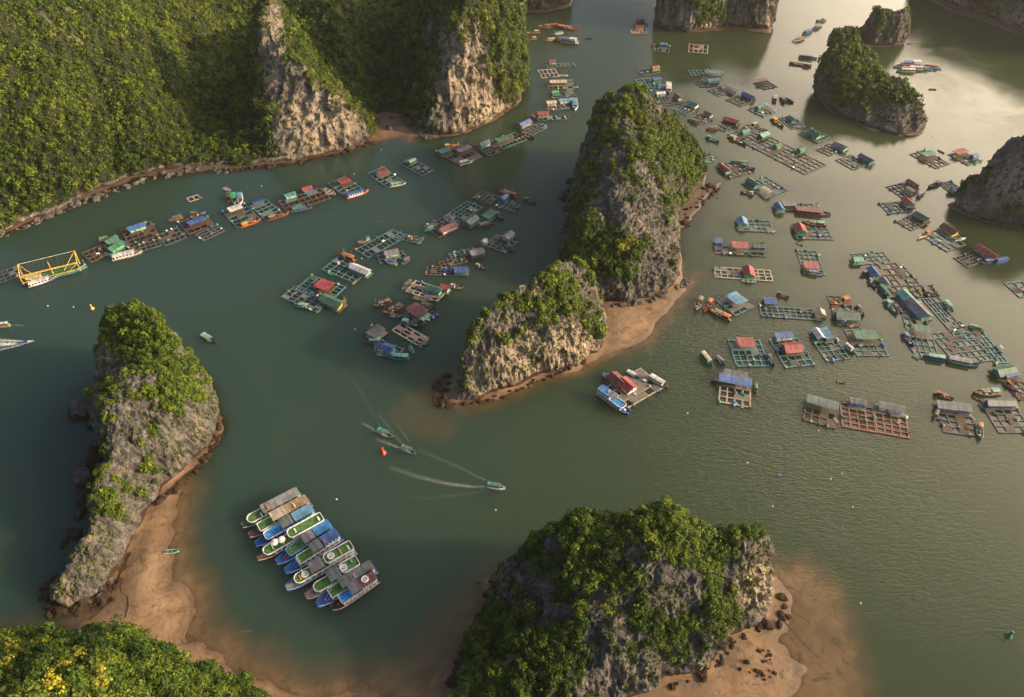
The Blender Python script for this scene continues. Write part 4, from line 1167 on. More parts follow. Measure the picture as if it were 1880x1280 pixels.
# ================================================================== FISH FARM RAFTS (label, short reference, corner A, corner B along u, corner D along v, cells, colour, huts)
FARMS = [
 # -- channel below the forested hills
 ("dark cage raft cut by the left edge, behind the stern of the yellow net ship", "raft at the stern of the yellow net ship", (-25, 506), (30, 490), (-8, 521), 5, 3, 'dark', ()),
 ("brown cage raft between the yellow net ship and the twin green roofs", "brown raft by the yellow net ship", (153, 465), (189, 447), (166, 483), 4, 3, 'brown', ()),
 ("raft with two dark green roofs and a lime gable near the yellow net ship", "raft with twin green roofs", (187, 462), (220, 440), (203, 472), 3, 2, 'dark', ((203, 439, 8.5, 5, 'u', 'green', 'green'), (211, 451, 10, 6, 'u', 'green', 'lime'))),
 ("brown raft with a blue roof over a mint house beside the twin green roofs", "raft with the blue roof and mint house", (221, 423), (275, 407), (238, 448), 5, 4, 'brown', ((250, 415, 11, 6, 'u', 'blue', 'mint'),)),
 ("empty dark cage grid joined to the front of the blue roofed mint house raft", "empty grid below the blue roofed mint house", (232, 449), (287, 434), (243, 466), 6, 3, 'dark', ()),
 ("small empty dark cage grid jutting right from the row with the mint house", "small grid right of the mint house", (288, 432), (325, 418), (304, 451), 4, 3, 'dark', ()),
 ("dark raft with a blue canopy, third roofed raft from the yellow net ship", "dark raft with the blue canopy", (322, 408), (372, 394), (349, 427), 4, 3, 'brown', ((361, 404, 11, 6, 'u', 'blue', 'tan', 'c'),)),
 ("bare dark grid hooked to the lower right of the blue canopy raft", "bare grid by the blue canopy raft", (355, 431), (397, 415), (374, 440), 4, 3, 'dark', ()),
 ("lone little wooden raft floating apart near the forested shore", "lone little raft near the shore", (342, 364), (362, 358), (349, 370), 2, 1, 'pale', (), 0.6),
 ("teal raft under a white roof, an orange decked boat moored in front", "raft with the white roof", (403, 388), (447, 376), (438, 416), 3, 5, 'teal', ((431, 381, 9, 6.5, 'u', 'white', 'tan', 'c'),)),
 ("crowded teal raft with a small blue shelter, right of the white roofed raft", "raft with the small blue shelter", (459, 378), (489, 366), (488, 404), 3, 5, 'teal', ((474, 370, 7, 4, 'u', 'blue', 'teal', 'c'),)),
 ("long brown raft with a teal roof and a red roof along its back edge", "long brown raft with teal and red roofs", (497, 369), (587, 350), (530, 384), 8, 3, 'brown', ((532, 356, 8, 4.5, 'u', 'teal', 'mint'), (563, 345, 7, 5, 'u', 'red', 'blue'))),
 ("teal raft with a red roof at its back and a blue boat along its front", "teal raft with a red roof and the blue boat", (599, 337), (632, 326), (640, 362), 3, 6, 'teal', ((632, 331, 8, 6, 'u', 'red', 'wood', 'c'),)),
 ("raft with a red roof at the back, a white boat moored at its right corner", "red roofed raft with the white boat", (673, 319), (702, 308), (712, 344), 3, 5, 'teal', ((702, 314, 8, 5, 'u', 'red', 'wood', 'c'),)),
 ("narrow teal raft with a pale roof and one lime green tarp", "narrow raft with the lime tarp", (731, 300), (754, 291), (775, 322), 3, 6, 'teal', ((756, 294, 6, 4, 'u', 'white', 'lime'),)),
 ("wide dark raft with a long slate roof, below the left foot of the spur cliff", "wide raft with the long slate roof", (794, 278), (838, 265), (848, 302), 5, 5, 'dark', ((816, 275, 10, 6, 'u', 'teal', 'wood', 'c'), (851, 272, 12, 6, 'u', 'plum', 'wood', 'c'))),
 ("dark raft with a pale grey roof, between the slate roof and the green roof", "raft with the pale grey roof", (870, 267), (896, 258), (899, 286), 4, 5, 'dark', ((889, 262, 9, 6, 'u', 'gteal', 'mint'),)),
 ("raft with a broad green roof and cage grid to its right, under the spur cliff", "raft with the broad green roof", (904, 259), (945, 243), (925, 273), 6, 3, 'teal', ((922, 254, 11, 6, 'u', 'green', 'teal', 'c'),)),
 ("raft with a rounded blue roof, nearest to the tip of the forested spur", "blue roofed raft at the tip of the spur", (960, 241), (990, 227), (976, 248), 4, 3, 'dark', ((963, 225, 12, 6.5, 'u', 'blue', 'tan'),)),
 ("raft with an orange red roof over a mint house, grid stretching right", "raft with the orange red roof", (985, 214), (1043, 212), (990, 221), 7, 2, 'dark', ((997, 207, 9, 6, 'u', 'red', 'mint'),)),
 ("raft with a cream hut and a long white shed over dark cages", "raft with the cream hut and white shed", (1004, 196), (1050, 190), (1007, 204), 6, 3, 'dark', ((1012, 187, 8.5, 5.5, 'u', 'cream', 'cream'), (1039, 183, 12, 4, 'u', 'skyblue', 'white', 's'))),
 ("cluttered raft with two round green shelters", "raft with two green shelters", (1012, 174), (1052, 168), (1015, 181), 5, 2, 'dark', ((1019, 168, 6, 5, 'u', 'lime', 'teal'), (1046, 164, 6, 5, 'u', 'green', 'wood', 'c'))),
 ("raft with a long straw coloured roof, tied in the northern column of rafts", "raft with the long straw roof", (1003, 155), (1058, 155), (1008, 163), 6, 2, 'brown', ((1025, 149, 15, 6, 'u', 'cream', 'wood'), (1048, 147, 5, 4, 'u', 'green', 'wood', 'c'))),
 ("pale ladder shaped cage raft without any house, above the straw roof", "pale ladder shaped raft", (987, 129), (1018, 127), (996, 143), 4, 2, 'pale', ()),
 ("small teal raft with a red and white hut, at the top of the northern column", "small raft with the red and white hut", (1003, 118), (1052, 116), (1006, 124), 6, 2, 'teal', ((1014, 111, 6, 5, 'u', 'red', 'white'),)),
 # -- middle of the channel
 ("brown raft with a long dark maroon roof and white front wall", "brown raft with the maroon roof", (776, 416), (818, 399), (806, 434), 6, 4, 'brown', ((822, 416, 13, 6.5, 'u', 'maroon', 'white'),)),
 ("teal cage raft with a slate roof and a green roof at its right end", "teal raft with slate and green roofs", (807, 401), (858, 371), (838, 411), 7, 4, 'teal', ((865, 403, 10, 7, 'u', 'slate', 'teal'), (899, 393, 10, 6, 'u', 'green', 'teal', 's'))),
 ("raft with a small blue roof beside rusty boats, left of the tallest island", "raft with the small blue roof beside rusty boats", (866, 363), (885, 351), (898, 374), 4, 4, 'dark', ((925, 361, 6, 5, 'u', 'blue', 'teal'),)),
 ("teal cage grid attached in front of the rusty boats near the tallest island", "teal grid in front of the rusty boats", (907, 379), (925, 369), (942, 387), 4, 4, 'teal', ()),
 ("long teal cage strip with a pale roofed mint house at its front", "long strip with the pale roofed mint house", (653, 458), (722, 421), (676, 473), 9, 2, 'teal', ()),
 ("arm of teal cages reaching right from the far end of the long strip", "arm of the long strip", (718, 424), (775, 439), (713, 433), 5, 2, 'teal', (), 1),
 ("front raft of the long strip, with a lilac roof over a mint house", "raft with the lilac roof and mint house", (690, 470), (738, 462), (700, 482), 5, 2, 'dark', ((718, 462, 9, 6, 'u', 'plum', 'mint'),)),
 ("raft with a silver roof and mint walls, white hut at its left corner", "raft with the silver roof and white hut", (884, 450), (912, 434), (926, 461), 4, 4, 'teal', ((933, 431, 8, 6, 'u', 'grey', 'mint'), (889, 441, 4, 3.4, 'u', 'white', 'white'))),
 ("raft with a dark plum roof on a teal house, in the middle of the channel", "raft with the dark plum roof", (824, 466), (868, 455), (829, 476), 5, 3, 'teal', ((875, 461, 9, 6.5, 'u', 'plum', 'teal'),)),
 ("brown cages with scattered tubs, between the plum roof and the blue roof", "brown cages between the plum and blue roofs", (802, 481), (850, 472), (812, 490), 6, 2, 'brown', (), 4),
 ("raft with a bright blue roof on a mint house, cages stretching left", "raft with the bright blue roof and long cages", (785, 490), (838, 490), (781, 505), 6, 4, 'dark', ((847, 494, 8.5, 6, 'u', 'blue', 'mint'),)),
 ("teal raft with a long white roof and small green windows", "teal raft with the long white roof", (587, 495), (622, 473), (650, 517), 5, 5, 'teal', ((661, 493, 14, 5.5, 'v', 'white', 'mint'),)),
 ("light blue cage raft carrying a crimson roof", "light blue raft with the crimson roof", (540, 532), (572, 507), (606, 552), 5, 5, 'sea', ((595, 522, 10, 8, 'v', 'red', 'wood', 'c'),)),
 ("dark cages with a long green roof and yellow front, below the crimson roof", "raft with the long green roof and yellow front", (508, 546), (541, 529), (582, 570), 4, 6, 'dark', ((609, 552, 15, 7, 'v', 'green', 'yellow'),), 4),
 ("raft with a green roof and red awning, boats at both ends", "raft with the green roof and red awning", (738, 536), (764, 519), (802, 550), 4, 5, 'pale', ((797, 529, 10, 5, 'v', 'green', 'mint'), (816, 527, 6, 4, 'v', 'red', 'mint', 's')), 4),
 ("raft with a maroon canopy, hemmed in by trawlers and green boats", "raft with the maroon canopy", (737, 580), (772, 561), (770, 598), 4, 4, 'dark', ((765, 568, 11, 8.5, 'v', 'maroon', 'red', 'c'),), 5),
 ("raft with a slate roof, teal shed and pale cages reaching right", "raft with slate roof and pale cages", (712, 606), (736, 597), (772, 632), 3, 4, 'pale', ((690, 607, 9, 7, 'u', 'slate', 'teal', 'c'),), 3),
 ("raft with solar panels and a blue topped mint house, lowest of the channel rafts", "raft with the solar panels", (676, 646), (702, 631), (724, 655), 3, 3, 'sea', ((712, 638, 7, 5, 'v', 'blue', 'mint'), (696, 634, 5, 4, 'v', 'navy', 'white', 's')), 4),
 ("tiny bare two cell raft close to the left foot of the tallest island", "tiny two cell raft", (1024, 420), (1033, 418), (1029, 426), 2, 1, 'dark', (), 0),
 # -- right bay, upper rows
 ("raft with a scarlet roof and ochre porch, alone near the twin topped island", "scarlet roofed raft near the twin topped island", (1160, 56), (1188, 55), (1158, 62), 4, 2, 'pale', ((1174, 48, 8, 7, 'u', 'red', 'yellow'),), 1),
 ("dark shed raft floating just behind the scarlet roofed raft", "dark shed raft", (1163, 42), (1188, 42), (1164, 47), 3, 2, 'dark', ((1176, 37, 9, 5, 'u', 'dkgrey', 'navy'),), 1),
 ("teal framed raft with a pale blue roof, below the twin topped island", "teal raft below the twin topped island", (1205, 84), (1231, 85), (1200, 95), 4, 2, 'teal', ((1219, 80, 7, 4.5, 'u', 'skyblue', 'teal'),), 2),
 ("greyish pink raft piled with gear, below the right end of the twin topped island", "greyish pink raft", (1264, 80), (1298, 84), (1266, 95), 4, 2, 'pale', ((1279, 84, 8, 4, 'u', 'maroon', 'pink', 'c'),), 3),
 ("dark raft with a red roof and bright green wall, topmost of its column", "topmost red roofed raft of the right bay", (1167, 130), (1200, 125), (1182, 138), 5, 2, 'dark', ((1203, 123, 8, 5.5, 'u', 'red', 'lime'),)),
 ("big crowded raft with blue roofs and mint houses behind the tallest island", "crowded raft behind the tallest island", (1167, 146), (1205, 143), (1182, 168), 6, 4, 'sea', ((1206, 144, 7, 5, 'u', 'blue', 'lime'), (1214, 156, 6, 4, 'u', 'blue', 'mint'), (1213, 170, 8, 5, 'u', 'white', 'mint')), 4),
 ("dark cages half hidden behind the summit of the tallest island", "cages behind the island summit", (1198, 181), (1226, 179), (1204, 194), 5, 3, 'dark', ()),
 ("raft with a small red roof over a green and mint house", "raft with the small red roof", (1228, 186), (1254, 180), (1234, 192), 4, 1, 'brown', ((1245, 176, 9, 5, 'v', 'red', 'mint'),), 1),
 ("teal cage raft with a teal roofed house showing its white round gable", "raft with the white gable", (1229, 201), (1252, 194), (1258, 210), 6, 4, 'teal', ((1272, 190, 10, 6, 'v', 'teal', 'white'),)),
 ("dark raft with a long red roof, a black boat at its left corner", "dark raft with the red roof and black boat", (1264, 218), (1290, 208), (1285, 228), 5, 4, 'dark', ((1301, 208, 8, 5, 'v', 'red', 'mint'),), 3),
 ("dark raft with a long pink red roof and green gable at its right", "raft with the pink red roof", (1314, 237), (1330, 225), (1330, 241), 5, 3, 'dark', ((1343, 220, 13, 6, 'v', 'red', 'green'),)),
 ("teal raft with a long open teal shed, topmost raft right of the tallest island", "topmost teal shed raft", (1265, 130), (1322, 127), (1269, 139), 8, 2, 'teal', ((1313, 131, 11, 6, 'u', 'teal', 'teal', 'c'),)),
 ("raft with a sky blue roof on a mint house in the second row", "raft with the sky blue roof", (1276, 150), (1302, 147), (1286, 160), 4, 3, 'dark', ((1309, 146, 11, 6, 'u', 'skyblue', 'mint'),)),
 ("dark raft with a grey open shelter, third row of the upper right bay", "raft with the grey open shelter", (1297, 165), (1322, 161), (1318, 175), 5, 3, 'dark', ((1341, 160, 10, 6, 'v', 'slate', 'teal', 'c'),)),
 ("small dark raft with a dull red roof, away to the right on its own", "small raft with the dull red roof", (1384, 153), (1408, 148), (1402, 164), 4, 3, 'dark', ((1399, 146, 9, 5, 'u', 'red', 'pink', 'c'),), 2),
 ("dark raft with a large cobalt roof over a shadowed house", "raft with the large cobalt roof", (1330, 183), (1355, 176), (1360, 194), 5, 3, 'dark', ((1374, 175, 12, 6, 'v', 'blue', 'dkgrey'),)),
 ("teal raft cluttered with little sheds, below the cobalt roof", "cluttered teal raft below the cobalt roof", (1372, 201), (1396, 193), (1400, 213), 4, 4, 'teal', ((1394, 195, 6, 4.5, 'u', 'teal', 'sea'), (1409, 193, 7, 4, 'v', 'skyblue', 'wood', 'c')), 4),
 ("teal raft with a slate shelter, its right corner near the hump backed island", "raft with the slate shelter near the hump backed island", (1433, 218), (1456, 212), (1452, 238), 4, 5, 'teal', ((1454, 217, 8, 5, 'v', 'slate', 'teal'),)),
 ("huge dark cage platform with several green huts, stretching diagonally", "huge dark platform with green huts", (1332, 246), (1374, 233), (1477, 318), 5, 14, 'dark', ((1368, 240, 8, 5, 'u', 'teal', 'teal'), (1402, 246, 9, 6, 'u', 'mint', 'green'), (1428, 266, 6, 5, 'u', 'green', 'lime'), (1471, 273, 6, 5, 'u', 'green', 'lime')), 5),
 ("teal raft with a big green roof, just left of the hump backed island's reflection", "raft with the big green roof", (1466, 246), (1490, 237), (1501, 262), 4, 4, 'teal', ((1495, 245, 11, 7, 'v', 'green', 'mint'),), 3),
 ("dark raft with a charcoal roof and mint gable below the hump backed island", "raft with the charcoal roof", (1498, 275), (1522, 264), (1522, 285), 4, 3, 'dark', ((1543, 267, 11, 6, 'v', 'plum', 'mint'),), 2),
 ("dark raft with a grey green roof, last raft below the hump backed island", "raft with the grey green roof", (1536, 294), (1561, 284), (1566, 312), 4, 5, 'dark', ((1591, 290, 12, 6, 'v', 'gteal', 'teal'),), 2),
 ("dark raft with an open teal roof, grid trailing to the lower right", "raft with the open teal roof", (1670, 283), (1697, 276), (1717, 308), 4, 5, 'dark', ((1705, 281, 11, 6, 'u', 'teal', 'green', 'c'),), 2),
 ("raft with a terracotta roof and teal boat, near the bare grey headland", "raft with the terracotta roof", (1743, 284), (1766, 276), (1777, 304), 4, 4, 'sea', ((1764, 277, 11, 6, 'u', 'red', 'wood', 'c'), (1790, 285, 6, 4, 'u', 'blue', 'teal')), 3),
 # -- right bay, middle rows
 ("raft half hidden at the right shoulder of the tallest island, red roof and green wall", "raft behind the island shoulder", (1278, 287), (1296, 278), (1300, 300), 4, 4, 'teal', ((1290, 288, 8, 5, 'v', 'red', 'green'),), 1),
 ("raft with a long brick red roof and teal boats crowding behind it", "raft with the long brick red roof", (1312, 304), (1350, 297), (1340, 325), 4, 3, 'dark', ((1330, 307, 12, 5, 'v', 'red', 'mint'),), 3),
 ("teal cage raft with a deep green roof, white tarp in front", "teal raft with the deep green roof", (1363, 338), (1405, 325), (1405, 363), 5, 5, 'teal', ((1382, 334, 10, 6, 'v', 'green', 'teal'), (1408, 348, 8, 5, 'v', 'pale', 'pale', 'c')), 4),
 ("row raft with a blue roof, grey shed and long red and blue boat in front", "row raft with the blue roof and grey shed", (1424, 376), (1500, 374), (1430, 388), 8, 2, 'dark', ((1431, 379, 8, 6, 'v', 'blue', 'mint'), (1449, 373, 9, 6, 'u', 'slate', 'dkgrey', 's')), 3),
 ("raft with a red roof and bright green house, below the long red and blue boat", "raft with the red roof and bright green house", (1456, 414), (1518, 412), (1462, 440), 6, 4, 'teal', ((1469, 419, 9, 8, 'v', 'red', 'lime'),), 3),
 ("upright pale cage raft with a dull red roof and a boat at its foot", "upright raft with the dull red roof", (1464, 460), (1500, 461), (1475, 503), 4, 6, 'teal', ((1490, 486, 9, 7, 'u', 'red', 'wood', 'c'),), 2),
 ("short pale cage raft with a blue roofed mint house at its left end", "short raft with the blue and mint house", (1352, 404), (1414, 405), (1355, 424), 6, 3, 'teal', ((1363, 406, 8, 7, 'v', 'skyblue', 'mint'),), 2),
 ("raft with blue, red and grey sheds in a row", "raft with blue, red and grey sheds", (1313, 452), (1402, 456), (1313, 466), 7, 2, 'dark', ((1319, 442, 5, 5, 'u', 'blue', 'blue', 's'), (1359, 449, 10, 7, 'u', 'red', 'pink', 'c'), (1395, 451, 8, 4, 'u', 'slate', 'slate')), 3),
 ("long pale cage raft with a red roof and green porch in its middle", "long raft with the red roof and green porch", (1312, 491), (1415, 496), (1312, 510), 9, 3, 'pale', ((1375, 498, 9, 7, 'v', 'red', 'lime'),), 3),
 ("raft with a blue and white roof, rust red boats at its left side", "raft with the blue and white roof", (1323, 555), (1350, 533), (1350, 585), 3, 5, 'teal', ((1353, 547, 10, 8, 'v', 'skyblue', 'wood', 'c'),), 4),
 ("narrow cage raft with a blue roof at one end, white hut at the other", "narrow raft with the white hut", (1395, 562), (1502, 568), (1398, 581), 10, 3, 'teal', ((1414, 551, 7, 6, 'u', 'blue', 'plum'), (1506, 573, 5, 6, 'v', 'cream', 'cream')), 3),
 ("raft with a long mint green roof, cages above and below it", "raft with the long mint green roof", (1521, 544), (1556, 544), (1538, 598), 3, 6, 'dark', ((1556, 578, 13, 8, 'u', 'gteal', 'teal'),), 3),
 ("teal raft with a dark green canopy, right below the long mint green roof", "teal raft with the dark green canopy", (1551, 606), (1606, 606), (1574, 653), 4, 5, 'teal', ((1589, 614, 12, 7, 'u', 'green', 'teal', 'c'),), 2),
 ("raft with a striped white, blue and brown roof", "raft with the striped roof", (1490, 622), (1530, 617), (1518, 663), 4, 5, 'teal', ((1503, 612, 8, 5, 'v', 'white', 'green'), (1518, 612, 9, 4.4, 'v', 'skyblue', 'wood', 's')), 5),
 ("blue edged raft with a bright red roof and a blue topped white hut behind", "blue edged raft with the bright red roof", (1412, 624), (1464, 622), (1443, 673), 4, 5, 'sea', ((1455, 637, 10, 8, 'u', 'red', 'green'), (1440, 615, 10, 4, 'u', 'blue', 'white', 's')), 3),
 ("blue grey cage raft with a red roof spotted white", "raft with the red and white spotted roof", (1338, 626), (1395, 624), (1352, 673), 5, 5, 'sea', ((1370, 627, 9, 7, 'u', 'red', 'white', 'c'),), 3),
 ("whitish cage raft with a broad cobalt roof, below the spotted roof", "whitish raft with the broad cobalt roof", (1327, 700), (1383, 704), (1315, 740), 4, 4, 'pale', ((1350, 697, 16, 6, 'u', 'blue', 'wood', 'c'), (1351, 686, 12, 4, 'u', 'slate', 'teal', 's')), 4),
 # -- long chain along the right
 ("first grid of the long chain, teal, with a small mint hut on its left", "first grid of the long chain", (1560, 465), (1621, 464), (1578, 484), 6, 3, 'teal', ((1575, 475, 6, 5, 'u', 'mint', 'mint'),), 2),
 ("brown grid of the long chain, blue roofed huts along its left edge", "brown grid of the long chain", (1602, 486), (1645, 482), (1647, 548), 4, 6, 'brown', ((1605, 499, 9, 6, 'v', 'blue', 'mint'), (1625, 516, 7, 5, 'v', 'plum', 'mint')), 3),
 ("narrow teal strip along the right edge of the brown grid", "narrow teal strip", (1644, 491), (1660, 488), (1672, 526), 2, 4, 'teal', (), 2),
 ("deck of the long chain with a mint house and a large lilac roof", "deck with the large lilac roof", (1632, 548), (1672, 540), (1662, 582), 4, 4, 'brown', ((1663, 541, 8, 7, 'v', 'mint', 'mint'), (1686, 566, 15, 9, 'v', 'plum', 'teal')), 3),
 ("narrow teal cage field running down from the lilac roof of the long chain", "narrow teal cage field", (1694, 549), (1724, 546), (1757, 622), 5, 8, 'teal', (), 2),
 ("widest teal cage field, at the foot of the long chain beside the right hand strip", "widest teal cage field", (1706, 612), (1772, 606), (1757, 668), 6, 6, 'teal', (), 2),
 ("right hand strip of the widest cage field, ending in a single white drum", "right strip of the cage field", (1774, 602), (1797, 600), (1827, 667), 3, 7, 'sea', (), 2),
 ("left hand cages of the long chain, with a green awning and potted plants", "left cages of the largest field", (1656, 582), (1700, 590), (1682, 655), 4, 6, 'teal', ((1694, 603, 8, 6, 'u', 'green', 'wood', 'c'),), 4),
 ("small teal square of cages left of the teal moored boat, above the cage field", "small square of cages above the field", (1694, 525), (1712, 523), (1704, 545), 2, 3, 'dark', (), 3),
 # -- right edge
 ("dark raft with a red roof and green shelter, left of the bare headland", "raft with the red roof and green shelter", (1628, 343), (1661, 335), (1655, 362), 4, 4, 'dark', ((1676, 336, 9, 5.5, 'v', 'red', 'wood'), (1672, 347, 7, 4, 'v', 'green', 'teal', 'c')), 2),
 ("cages with a blue roofed green house tucked against the bare headland", "blue roofed raft against the headland", (1726, 336), (1748, 333), (1735, 348), 4, 3, 'dark', ((1758, 346, 9, 6, 'u', 'blue', 'mint'),), 1),
 ("teal raft with a red roof on a mint house, below the green shelter raft", "teal raft with the red roof and mint house", (1611, 373), (1655, 371), (1633, 391), 5, 3, 'teal', ((1668, 370, 9, 6.5, 'v', 'red', 'mint'),), 2),
 ("black cage raft with a bright emerald roof", "black raft with the emerald roof", (1641, 406), (1676, 395), (1672, 421), 5, 4, 'dark', ((1692, 397, 10, 7, 'v', 'green', 'dkgrey'),), 1),
 ("crowded raft with a mauve maroon roof, orange and white boats around", "raft with the mauve maroon roof", (1684, 431), (1726, 424), (1738, 458), 4, 4, 'teal', ((1744, 420, 11, 7, 'v', 'maroon', 'yellow'),), 4),
 ("raft with a long crimson roof in the dark reflection at the right", "raft with the long crimson roof", (1749, 473), (1782, 464), (1776, 489), 5, 4, 'dark', ((1812, 462, 14, 7, 'v', 'red', 'mint'),), 2),
 ("bright teal corner of a cage raft cut by the right edge", "teal raft cut by the right edge", (1846, 521), (1905, 512), (1872, 546), 4, 3, 'sea', ((1900, 530, 6, 5, 'u', 'blue', 'mint'),), 1),
 ("raft with a green and blue roof at the right edge, dark cages in front", "raft with the green and blue roof", (1838, 698), (1868, 690), (1872, 735), 3, 4, 'brown', ((1846, 680, 11, 7, 'u', 'green', 'teal'), (1858, 686, 8, 3.5, 'u', 'blue', 'wood', 's')), 4),
 ("dark cage raft with two grey blue roofs, a masted teal boat at its corner", "dark raft with two grey blue roofs", (1722, 750), (1783, 755), (1731, 794), 4, 4, 'dark', ((1737, 744, 8, 5, 'u', 'slate', 'skyblue', 's'), (1766, 747, 9, 5, 'u', 'slate', 'skyblue', 's')), 4),
 ("dark cage raft with a long slate roof and a blue tarp, at the right edge", "dark raft with the blue tarp", (1808, 750), (1868, 750), (1834, 794), 4, 4, 'dark', ((1838, 738, 14, 5, 'u', 'slate', 'blue'),), 3),
 ("rust red cage raft with a grey hut, left one of the two rust red rafts", "left one of the rust red rafts", (1545, 741), (1604, 748), (1545, 784), 4, 5, 'rust', ((1576, 736, 8, 4, 'u', 'slate', 'skyblue'),), 2, 0.0),
 ("rust red cage raft with a long grey hut, right one of the rusty pair", "right one of the rust red rafts", (1607, 751), (1664, 759), (1608, 794), 4, 5, 'rust', ((1637, 746, 12, 4.5, 'u', 'slate', 'white'),), 2, 0.0),
 ("brown raft with a wide pale corrugated roof, left of the rust red rafts", "brown raft with the wide pale roof", (1484, 735), (1541, 745), (1470, 772), 4, 3, 'brown', ((1511, 738, 15, 6, 'u', 'gteal', 'teal', 'c'),), 3),
 ("planked raft with a rusty red tiled roof, a blue tour boat alongside", "planked raft with the rusty red roof", (1104, 712), (1176, 680), (1150, 746), 5, 4, 'pale', ((1133, 696, 9, 7.5, 'v', 'maroon', 'green'), (1152, 706, 9, 7.5, 'v', 'red', 'white')), 5, 0.75),
]
for f in FARMS:
    lab, ref, A, B, D, nu, nv, fc, huts = f[:9]
    it = f[9] if len(f) > 9 else (3 if A[1] > 120 else 1)
    if isinstance(it, int) and it > 0 and A[1] > 200: it += 2
    raft(lab, ref, A, B, D, nu, nv, fc, huts, items=it if isinstance(it, int) else 1, deckp=f[10] if len(f) > 10 else (it if isinstance(it, float) else .16))

